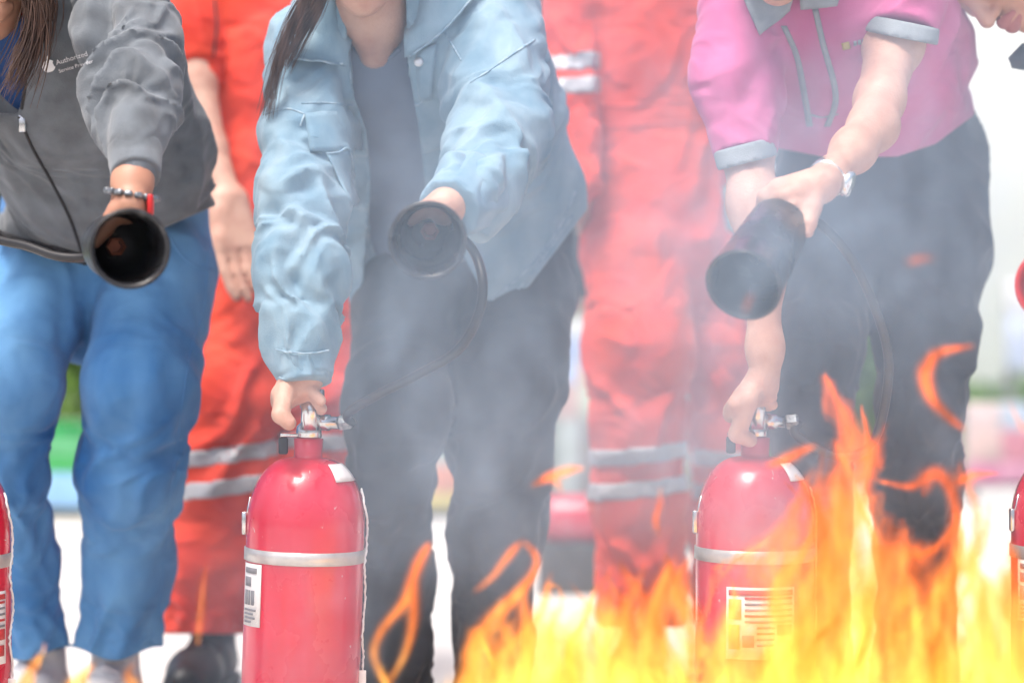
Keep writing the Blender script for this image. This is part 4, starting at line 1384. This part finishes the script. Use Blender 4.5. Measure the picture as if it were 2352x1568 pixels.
d1 = 3.7
extinguisher(P(683, 0, d1)[0], d1, 'red fire extinguisher under the hand of the denim jacket person', .032,
             [P(800, 948, 3.66), P(870, 905, 3.6), P(960, 860, 3.55), P(1050, 805, 3.5), P(1098, 725, 3.49), P(1108, 640, 3.5), P(1080, 566, 3.53), P(1020, 530, 3.54), P(990, 526, 3.54)], (hornC_c, hornC_b, .0535, .040))
d2 = 3.72
extinguisher(P(1730, 0, d2)[0], d2, 'red fire extinguisher with a yellow label standing behind the tall flames', .006,
             [P(1830, 1000, 3.7), P(1930, 1050, 3.68), P(2008, 1010, 3.66), P(2040, 870, 3.63), P(2028, 760, 3.6), P(1965, 610, 3.55), P(1885, 515, 3.51), P(1815, 490, 3.5)], (hornE_c, hornE_b, .0525, .044), lab=(-33, 35), left_label=False)
extinguisher(P(-115, 0, 3.62)[0], 3.62, 'red fire extinguisher cut off by the left edge of the photo', .0,
             [P(-30, 880, 3.58), P(-90, 700, 3.6), P(-60, 560, 3.62), P(40, 560, 3.58), P(130, 588, 3.54), P(200, 590, 3.52), P(252, 568, 3.49)], (hornA_c, hornA_b, .0535, .047), lab=(20, 75), left_label=False)
extinguisher(P(2458, 0, 3.75)[0], 3.75, 'red fire extinguisher cut off by the right edge of the photo', .0,
             [P(2560, 1000, 3.7), P(2620, 850, 3.65), P(2560, 700, 3.6), P(2460, 640, 3.56)], (P(2420, 655, 3.35), P(2440, 640, 3.5), .052, .044, True, 'plastic_red'), left_label=True)
# red trigger on the left horn
th = obj('trigger', bbox(P(346, 470, 3.42), (.008, .02, .03), .003), M['plastic_red'], bpy.data.objects['fire_extinguisher.002'])


# ------------------------------------------------------------------ smoke
def smoke():
    lo, hi = np.array((-1.2, 2.75, .05)), np.array((1.3, 4.5, 1.5))
    me = bpy.data.meshes.new('smoke')
    me.from_pydata([(0, 0, 0)], [], [])
    o = bpy.data.objects.new('smoke', me)
    COL.objects.link(o)
    m = bpy.data.materials.new('grey_smoke')
    m.use_nodes = True
    t = m.node_tree
    t.nodes.clear()
    out = t.nodes.new('ShaderNodeOutputMaterial')
    pv = t.nodes.new('ShaderNodeVolumePrincipled')
    pv.inputs['Color'].default_value = (.62, .80, 1.0, 1)
    pv.inputs['Density'].default_value = 0.64
    pv.inputs['Anisotropy'].default_value = 0.0
    t.links.new(pv.outputs[0], out.inputs['Volume'])
    me.materials.append(m)
    ng = bpy.data.node_groups.new('smoke_field', 'GeometryNodeTree')
    ng.interface.new_socket('Geometry', in_out='INPUT', socket_type='NodeSocketGeometry')
    ng.interface.new_socket('Geometry', in_out='OUTPUT', socket_type='NodeSocketGeometry')
    N, L = ng.nodes, ng.links
    go = N.new('NodeGroupOutput')
    vc = N.new('GeometryNodeVolumeCube')
    vc.inputs['Min'].default_value, vc.inputs['Max'].default_value = lo, hi
    for i, a in enumerate('XYZ'):
        vc.inputs['Resolution ' + a].default_value = int((hi[i] - lo[i]) / .0145)
    sm = N.new('GeometryNodeSetMaterial')
    sm.inputs['Material'].default_value = m
    pos = N.new('GeometryNodeInputPosition')

    def math_(op, a, b=None, clamp=False):
        n = N.new('ShaderNodeMath')
        n.operation = op
        n.use_clamp = clamp
        for i, v in enumerate((a, b)):
            if v is None:
                continue
            if isinstance(v, (int, float)):
                n.inputs[i].default_value = v
            else:
                L.new(v, n.inputs[i])
        return n.outputs[0]

    def noise(scale, det, dist, off, st):
        mp = N.new('ShaderNodeVectorMath')
        mp.operation = 'MULTIPLY_ADD'
        L.new(pos.outputs[0], mp.inputs[0])
        mp.inputs[1].default_value = st
        mp.inputs[2].default_value = off
        n = N.new('ShaderNodeTexNoise')
        n.inputs['Scale'].default_value = scale
        n.inputs['Detail'].default_value = det
        n.inputs['Distortion'].default_value = dist
        L.new(mp.outputs[0], n.inputs['Vector'])
        return n.outputs[0]

    n1 = noise(3.4, 4, 1.2, (3.1, 0, 1), (1, 1, .75))
    n2 = noise(9.0, 5, 2.2, (0, 7, 2), (1, 1, .7))
    w1 = math_('MULTIPLY', math_('SUBTRACT', n1, .40), 4.6, True)
    w2 = math_('ADD', math_('MULTIPLY', math_('SUBTRACT', n2, .42), 6.0, True), .18)
    w = math_('MULTIPLY', w1, w2)
    tot = None
    for (x, y, d, sx, sy, sz, amp) in SMOKE:
        c = P(x, y, d)
        v = N.new('ShaderNodeVectorMath')
        v.operation = 'SUBTRACT'
        L.new(pos.outputs[0], v.inputs[0])
        v.inputs[1].default_value = c
        s = N.new('ShaderNodeVectorMath')
        s.operation = 'DIVIDE'
        L.new(v.outputs[0], s.inputs[0])
        s.inputs[1].default_value = (sx, sy, sz)
        dp = N.new('ShaderNodeVectorMath')
        dp.operation = 'DOT_PRODUCT'
        L.new(s.outputs[0], dp.inputs[0])
        L.new(s.outputs[0], dp.inputs[1])
        g = math_('MULTIPLY', math_('POWER', 2.71828, math_('MULTIPLY', dp.outputs['Value'], -1.0)), amp)
        tot = g if tot is None else math_('ADD', tot, g)
    dens = math_('MULTIPLY', tot, math_('ADD', w, .13))
    L.new(dens, vc.inputs['Density'])
    L.new(vc.outputs[0], sm.inputs[0])
    L.new(sm.outputs[0], go.inputs[0])
    md = o.modifiers.new('smoke', 'NODES')
    md.node_group = ng
    tag(o, 'pale grey smoke drifting between the camera and the people', None, None, 'stuff')


# (px, py, depth, spread x, y, z in m, density)
SMOKE = [
    (985, 590, 3.12, .17, .16, .17, 3.2),
    (1060, 850, 3.2, .22, .2, .17, 1.8),
    (1150, 1080, 3.5, .28, .3, .2, .9),
    (1490, 150, 3.9, .33, .35, .33, 2.0),
    (1480, 800, 3.9, .24, .35, .35, 1.0),
    (1735, 600, 3.1, .17, .16, .18, 3.6),
    (1950, 120, 3.5, .3, .3, .22, .9),
    (2060, 600, 3.3, .24, .25, .26, 1.9),
    (1720, 1130, 3.4, .14, .2, .16, 1.6),
    (860, 220, 3.5, .2, .25, .22, .7),
    (700, 1330, 3.45, .12, .15, .14, 1.2),
    (690, 1500, 3.42, .12, .12, .1, 1.6),
    (1730, 1210, 3.36, .13, .14, .15, 2.6),
    (1120, 1270, 3.45, .16, .15, .1, 1.3),
    (2080, 1150, 3.4, .15, .15, .12, 1.8),
    (1480, 1130, 3.7, .2, .2, .14, 1.3),
    (540, 1330, 4.1, .15, .25, .15, .8),
]
smoke()


# ------------------------------------------------------------------ fire
def fire_mat(name, strength, soot):
    m = bpy.data.materials.new(name)
    m.use_nodes = True
    t = m.node_tree
    t.nodes.clear()
    N, L = t.nodes, t.links
    out = N.new('ShaderNodeOutputMaterial')
    add = N.new('ShaderNodeAddShader')
    tr = N.new('ShaderNodeBsdfTransparent')
    em = N.new('ShaderNodeEmission')
    lw = N.new('ShaderNodeLayerWeight')
    lw.inputs[0].default_value = .5
    inv = N.new('ShaderNodeMath')
    inv.operation = 'SUBTRACT'
    inv.inputs[0].default_value = 1
    L.new(lw.outputs['Facing'], inv.inputs[1])
    pw = N.new('ShaderNodeMath')
    pw.operation = 'POWER'
    pw.inputs[1].default_value = 1.6
    L.new(inv.outputs[0], pw.inputs[0])
    geo = N.new('ShaderNodeNewGeometry')
    sep = N.new('ShaderNodeSeparateXYZ')
    L.new(geo.outputs['Position'], sep.inputs[0])
    mp = N.new('ShaderNodeMapping')
    mp.inputs['Scale'].default_value = (26, 26, 7)
    L.new(geo.outputs['Position'], mp.inputs[0])
    nz = N.new('ShaderNodeTexNoise')
    nz.inputs['Scale'].default_value = 1.0
    nz.inputs['Detail'].default_value = 3
    nz.inputs['Distortion'].default_value = 1.2
    L.new(mp.outputs[0], nz.inputs['Vector'])
    # temperature: hotter near the fuel, streaked by the noise
    mr = N.new('ShaderNodeMapRange')
    mr.inputs['From Min'].default_value, mr.inputs['From Max'].default_value = .22, .52
    mr.inputs['To Min'].default_value, mr.inputs['To Max'].default_value = .95, .15
    L.new(sep.outputs['Z'], mr.inputs['Value'])
    ad = N.new('ShaderNodeMath')
    ad.operation = 'MULTIPLY_ADD'
    L.new(nz.outputs['Fac'], ad.inputs[0])
    ad.inputs[1].default_value = 1.1
    L.new(mr.outputs[0], ad.inputs[2])
    sb = N.new('ShaderNodeMath')
    sb.operation = 'SUBTRACT'
    sb.inputs[1].default_value = .55
    L.new(ad.outputs[0], sb.inputs[0])
    rp = N.new('ShaderNodeValToRGB')
    e = rp.color_ramp.elements
    e[0].position, e[0].color = 0.0, (1.0, .12, .04, 1)
    e[1].position, e[1].color = 1.0, (1.0, .60, .14, 1)
    k = e.new(.45)
    k.color = (1.0, .20, .06, 1)
    k = e.new(.75)
    k.color = (1.0, .34, .08, 1)
    L.new(sb.outputs[0], rp.inputs[0])
    st = N.new('ShaderNodeMapRange')
    st.inputs['From Min'].default_value, st.inputs['From Max'].default_value = .36, .64
    st.inputs['To Min'].default_value, st.inputs['To Max'].default_value = .25 * strength, 1.45 * strength
    L.new(nz.outputs['Fac'], st.inputs['Value'])
    ml = N.new('ShaderNodeMath')
    ml.operation = 'MULTIPLY'
    L.new(st.outputs[0], ml.inputs[0])
    L.new(pw.outputs[0], ml.inputs[1])
    L.new(rp.outputs[0], em.inputs['Color'])
    L.new(ml.outputs[0], em.inputs['Strength'])
    mxc = N.new('ShaderNodeMix')
    mxc.data_type = 'RGBA'
    mxc.inputs[6].default_value = (1, 1, 1, 1)
    mxc.inputs[7].default_value = soot
    L.new(pw.outputs[0], mxc.inputs[0])
    L.new(mxc.outputs[2], tr.inputs['Color'])
    L.new(tr.outputs[0], add.inputs[0])
    L.new(em.outputs[0], add.inputs[1])
    L.new(add.outputs[0], out.inputs['Surface'])
    m.cycles.emission_sampling = 'NONE'
    return m


FIRE = [fire_mat('flame_skin', .05, (.985, .975, .95, 1)), fire_mat('flame_veil', .08, (.96, .94, .90, 1)), fire_mat('flame_body', .14, (.93, .90, .83, 1)), fire_mat('flame_core', .24, (.83, .78, .67, 1))]


def flame_shells(tongues, h=.006, levels=(.06, .26, .46, .68), warp=.03, seed=0.0, mat0=0, streak=1.0, filament=0.0):
    """tongues = lists of (px, py, depth, radius px); nested shells of a warped field, outermost first"""
    allp = [(q[0], q[1], q[2], q[3]) for t in tongues for q in t]
    lo = np.min([P(*q[:3]) - q[3] * q[2] / F_PX for q in allp], 0) - .04
    hi = np.max([P(*q[:3]) + q[3] * q[2] / F_PX for q in allp], 0) + .05
    F = Field(lo, hi, h)
    X, Y, Z = F.grid()
    sh = tuple(F.n)
    x, y, z = (np.broadcast_to(a, sh) for a in (X, Y, Z))
    n = lambda f, s, g: vnoise(x * f + s + seed, y * f + 2 * s, z * f * g - s) - .5
    wx = x + warp * 2 * n(9, 3.3, .6) + warp * n(24, 1.3, .5)
    wy = y + warp * 1.6 * n(9, 13.3, .6)
    wz = z + warp * 1.5 * n(10, 23.3, .6)
    f = np.full(sh, -1.0, np.float32)
    for t in tongues:
        pts = np.array([P(*q[:3]) for q in t])
        rad = np.array([q[3] * q[2] / F_PX for q in t])
        if len(t) > 2:
            pr = spline(np.concatenate([pts, rad[:, None]], 1), 4)
            pts, rad = pr[:, :3], np.maximum(pr[:, 3], .002)
        m = rad.max() + .05
        sl, _, _, _ = F.box(pts.min(0) - m, pts.max(0) + m)
        a_, b_, c_ = wx[sl], wy[sl], wz[sl]
        loc = np.full(a_.shape, -1.0, np.float32)
        for i in range(len(pts) - 1):
            p, ab = pts[i], pts[i + 1] - pts[i]
            l2 = ab @ ab + 1e-12
            tt = np.clip(((a_ - p[0]) * ab[0] + (b_ - p[1]) * ab[1] + (c_ - p[2]) * ab[2]) / l2, 0, 1)
            dd = np.sqrt((a_ - p[0] - tt * ab[0]) ** 2 + (b_ - p[1] - tt * ab[1]) ** 2 + (c_ - p[2] - tt * ab[2]) ** 2)
            loc = np.maximum(loc, 1 - dd / (rad[i] + (rad[i + 1] - rad[i]) * tt))
        f[sl] = -smin(-f[sl], -loc, .25)
    nn = vnoise(x * 38 + seed, y * 38, z * 9) - .5
    n3 = vnoise(x * 15 + 5 + seed, y * 15, z * 5 + 9) - .5
    n5 = vnoise(wx * 70 + seed, wy * 60, wz * 22) - .5
    f = f + streak * (.42 * nn + .55 * n3 + .25 * n5)
    if filament:
        n4 = vnoise(wx * 30 + seed * 2, wy * 30, wz * 9.5 + 3) * .75 + vnoise(wx * 63, wy * 63 + seed, wz * 20) * .25
        f = np.minimum(f, .75) - filament * np.abs(n4 - .5)
    V, Q, mi, base = [], [], [], 0
    for li, lv in enumerate(levels):
        v, q = nets((lv - f).astype(np.float32), F.lo, F.h)
        if len(v) == 0:
            continue
        V.append(v)
        Q.append(q + base)
        mi += [li + mat0] * len(q)
        base += len(v)
    V, Q = np.concatenate(V), np.concatenate(Q)
    return V, Q, mi


def flames(name, groups):
    V, Q, mi, base = [], [], [], 0
    for g in groups:
        v, q, m_ = flame_shells(**g)
        V.append(v)
        Q.append(q + base)
        mi += m_
        base += len(v)
    V, Q = np.concatenate(V), np.concatenate(Q)
    allp = groups[0]['tongues'][0]
    c = (P(*allp[0][:3])[0], P(*allp[0][:3])[1], V[:, 2].min())
    o = obj(name, (V, Q), FIRE, origin=c)
    if len(o.data.polygons) == len(mi):
        o.data.polygons.foreach_set('material_index', mi)
    return o


big, bodies = [], []
R_ = random.Random(11)
# fuel-side bed of flames, higher to the right, from below the frame up
prof = lambda x: np.interp(x, [-60, 60, 180, 560, 700, 980, 1080, 1300, 1480, 1600, 1700, 1850, 1950, 2100, 2250, 2420], [1480, 1490, 1590, 1630, 1680, 1580, 1430, 1340, 1310, 1420, 1440, 1320, 1290, 1330, 1260, 1290])
x = -80
while x < 2460:
    top = prof(x) + R_.uniform(-60, 110)
    d = R_.uniform(2.85, 3.25)
    w = R_.uniform(24, 52)
    y0 = 1830
    sw = R_.uniform(-45, 45)
    big.append([(x, y0, d, w * 1.2), (x + sw * .5, y0 * .6 + top * .4, d, w), (x - sw * .3, y0 * .35 + top * .65, d, w * .75), (x + sw * .7, y0 * .13 + top * .87, d, w * .42), (x + sw * 1.3, top, d, 4)])
    x += R_.uniform(18, 44) if x > 1050 else R_.uniform(50, 95)
x = 1060
while x < 2440:                                             # broad slow bodies that fill the bed
    d = R_.uniform(2.9, 3.2)
    w = R_.uniform(60, 105)
    top = prof(x) + R_.uniform(60, 130)
    bodies.append([(x, 1830, d, w), (x + R_.uniform(-25, 25), (top + 1830) / 2, d, w), (x + R_.uniform(-50, 50), top, d, w * .35)])
    x += R_.uniform(55, 95)
main = [
    [(1900, 1700, 3.2, 110), (1890, 1400, 3.2, 95), (1910, 1200, 3.22, 58), (1925, 1050, 3.24, 40), (1930, 940, 3.26, 30), (1885, 850, 3.28, 10)],
    [(1990, 1500, 3.18, 70), (2020, 1270, 3.18, 34), (1965, 1160, 3.2, 28), (1935, 1080, 3.2, 22), (1915, 990, 3.22, 8)],
    [(1830, 1600, 3.25, 90), (1840, 1380, 3.25, 60), (1870, 1240, 3.26, 36), (1840, 1120, 3.28, 24), (1800, 1060, 3.3, 8)],
    [(1980, 1150, 3.3, 30), (1995, 1050, 3.3, 30), (1985, 960, 3.3, 18), (1960, 900, 3.3, 6)],
    [(2035, 1100, 3.2, 12), (2100, 1112, 3.2, 22), (2165, 1078, 3.2, 30), (2200, 1130, 3.2, 26), (2200, 1215, 3.2, 24), (2155, 1280, 3.2, 20), (2095, 1290, 3.2, 18), (2055, 1245, 3.2, 10)],
    [(2130, 1600, 3.15, 70), (2110, 1430, 3.15, 55), (2180, 1330, 3.16, 40), (2205, 1220, 3.18, 18)],
    [(2205, 1110, 3.2, 14), (2250, 1085, 3.2, 24), (2290, 1082, 3.2, 8)],
    [(2220, 1330, 3.22, 30), (2215, 1220, 3.22, 24), (2212, 1120, 3.2, 12)],
    [(2330, 1600, 3.1, 70), (2340, 1400, 3.1, 40), (2310, 1240, 3.14, 20), (2320, 1180, 3.15, 6)],
    [(1640, 1320, 3.42, 10), (1700, 1270, 3.42, 22), (1770, 1220, 3.42, 28), (1820, 1150, 3.42, 14)],
    [(1480, 1600, 3.2, 55), (1500, 1440, 3.2, 45), (1540, 1340, 3.2, 30), (1530, 1280, 3.2, 8)],
    [(1440, 1550, 3.22, 40), (1430, 1400, 3.22, 26), (1400, 1330, 3.24, 8)],
    [(1290, 1560, 3.2, 60), (1260, 1440, 3.2, 38), (1290, 1370, 3.2, 20), (1280, 1330, 3.2, 6)],
]
veils = []
for x, top, w, lean in ((1130, 1390, 70, 50), (1260, 1420, 105, -20), (1400, 1390, 95, 40), (1520, 1340, 90, -30), (1690, 1420, 100, 20), (1840, 1180, 115, 60), (1960, 1080, 100, -40), (2080, 1250, 110, 60), (2190, 1220, 105, 30), (2320, 1260, 105, -20), (1900, 1000, 60, 10)):
    d = R_.uniform(2.95, 3.1)
    veils.append([(x, 1850, d, w * 1.15), (x + lean * .4, top * .4 + 1850 * .6, d, w), (x - lean * .3, top * .75 + 1850 * .25, d, w * .75), (x + lean, top, d, w * .2)])
main += [[(2270, 1640, 3.0, 60), (2290, 1430, 3.0, 52), (2250, 1290, 3.0, 34), (2290, 1190, 3.02, 20), (2270, 1110, 3.02, 6)], [(2180, 1640, 3.05, 60), (2150, 1460, 3.05, 50), (2190, 1380, 3.05, 30), (2160, 1320, 3.06, 8)], [(1200, 1640, 3.05, 55), (1180, 1480, 3.05, 42), (1225, 1370, 3.05, 26), (1215, 1270, 3.06, 6)], [(1385, 1640, 3.05, 55), (1370, 1470, 3.05, 42), (1390, 1370, 3.05, 24), (1375, 1300, 3.06, 6)], [(1570, 1640, 3.0, 55), (1590, 1480, 3.0, 42), (1560, 1370, 3.0, 28), (1585, 1290, 3.0, 6)], [(1670, 1640, 3.3, 50), (1650, 1480, 3.3, 40), (1690, 1360, 3.32, 26), (1660, 1290, 3.34, 6)], [(1760, 1640, 3.3, 50), (1790, 1450, 3.3, 46), (1760, 1330, 3.3, 30), (1830, 1220, 3.3, 20), (1850, 1160, 3.3, 6)]]
wide = [[(a, b, c, r * 1.2) for a, b, c, r in t] for t in veils + main]
fire = flames('fire', [dict(tongues=veils, h=.008, levels=(.03, .2, .4), warp=.05, seed=9.0, streak=.7),
                       dict(tongues=bodies, h=.0075, levels=(.12, .36, .62), warp=.055, seed=4.0, streak=1.5),
                       dict(tongues=big + main, h=.0062, seed=1.0),
                       dict(tongues=wide, h=.0055, levels=(.05, .3), warp=.05, seed=15.0, mat0=1, filament=5.0)])
tag(fire, 'yellow and orange fire burning along the front', None, None, 'stuff')
singles = [
    ([[(2228, 800, 2.92, 9), (2150, 812, 2.92, 22), (2108, 855, 2.92, 27), (2116, 915, 2.92, 27), (2150, 950, 2.92, 22), (2195, 975, 2.92, 8)]], 'orange curl of flame in front of the right dark trouser leg'),
    ([[(1775, 1052, 2.95, 10), (1815, 1042, 2.95, 22), (1850, 1025, 2.95, 20), (1885, 1012, 2.95, 6)]], 'small orange flame beside the valve of the right extinguisher'),
    ([[(1512, 1125, 2.95, 5), (1510, 1160, 2.95, 9), (1498, 1200, 2.95, 13), (1506, 1238, 2.95, 6)]], 'small thin flame in front of the striped red coverall leg'),
    ([[(1225, 1108, 2.95, 9), (1262, 1085, 2.95, 20), (1300, 1075, 2.95, 15), (1328, 1074, 2.95, 5)], [(1258, 1100, 2.95, 12), (1272, 1120, 2.95, 7), (1278, 1142, 2.95, 3)]], 'detached flat wisp of flame left of the striped red coverall leg'),
    ([[(915, 1580, 2.92, 18), (872, 1500, 2.92, 18), (880, 1430, 2.92, 20), (915, 1370, 2.92, 26), (935, 1300, 2.92, 28), (975, 1252, 2.92, 10)], [(915, 1570, 2.92, 14), (938, 1500, 2.92, 18), (945, 1420, 2.92, 22), (935, 1340, 2.92, 22)]], 'looped orange flame in front of the black trouser leg'),
    ([[(1060, 1600, 2.92, 40), (1070, 1500, 2.92, 34), (1120, 1420, 2.92, 30), (1190, 1370, 2.92, 26), (1225, 1300, 2.92, 20), (1185, 1248, 2.92, 6)], [(1070, 1372, 2.92, 8), (1120, 1330, 2.92, 18), (1165, 1275, 2.92, 16), (1185, 1250, 2.92, 5)]], 'forked orange flame in front of the right black trouser leg'),
    ([[(20, 1640, 3.1, 40), (55, 1570, 3.1, 30), (95, 1510, 3.1, 16), (112, 1485, 3.1, 4)]], 'orange pointed flame at the bottom left corner'),
    ([[(2045, 600, 2.7, 10), (2075, 588, 2.7, 16), (2105, 584, 2.7, 14), (2125, 590, 2.7, 6)]], 'faint blurred flame high in front of the dark trousers of the pink polo person'),
    ([[(1728, 700, 2.7, 6), (1735, 675, 2.7, 13), (1750, 655, 2.7, 6)]], 'faint blurred flame in front of the mouth of the right black horn'),
    ([[(2325, 900, 2.9, 6), (2340, 935, 2.9, 12), (2362, 975, 2.9, 14)]], 'orange lick of flame at the right edge below the hedge'),
    ([[(150, 1660, 2.95, 30), (175, 1590, 2.95, 26), (215, 1545, 2.95, 16), (235, 1520, 2.95, 5)], [(300, 1660, 2.95, 36), (330, 1590, 2.95, 28), (310, 1550, 2.95, 14), (330, 1525, 2.95, 5)]], 'low blurred orange flames in front of the white shoes under the blue jeans'),
    ([[(440, 1480, 3.3, 10), (455, 1400, 3.3, 14), (462, 1340, 3.3, 12), (470, 1300, 3.3, 4)]], 'faint orange flame in front of the left red coverall leg'),
]
for i, (t, lb) in enumerate(singles):
    tag(flames('flame', [dict(tongues=t, h=.0042, warp=.017, seed=2.0 + i * 3, streak=.9, levels=(.08, .3) if 'faint' in lb else (.05, .24, .44, .66))]), lb, 'flame', 'flames flaring up from the fire')
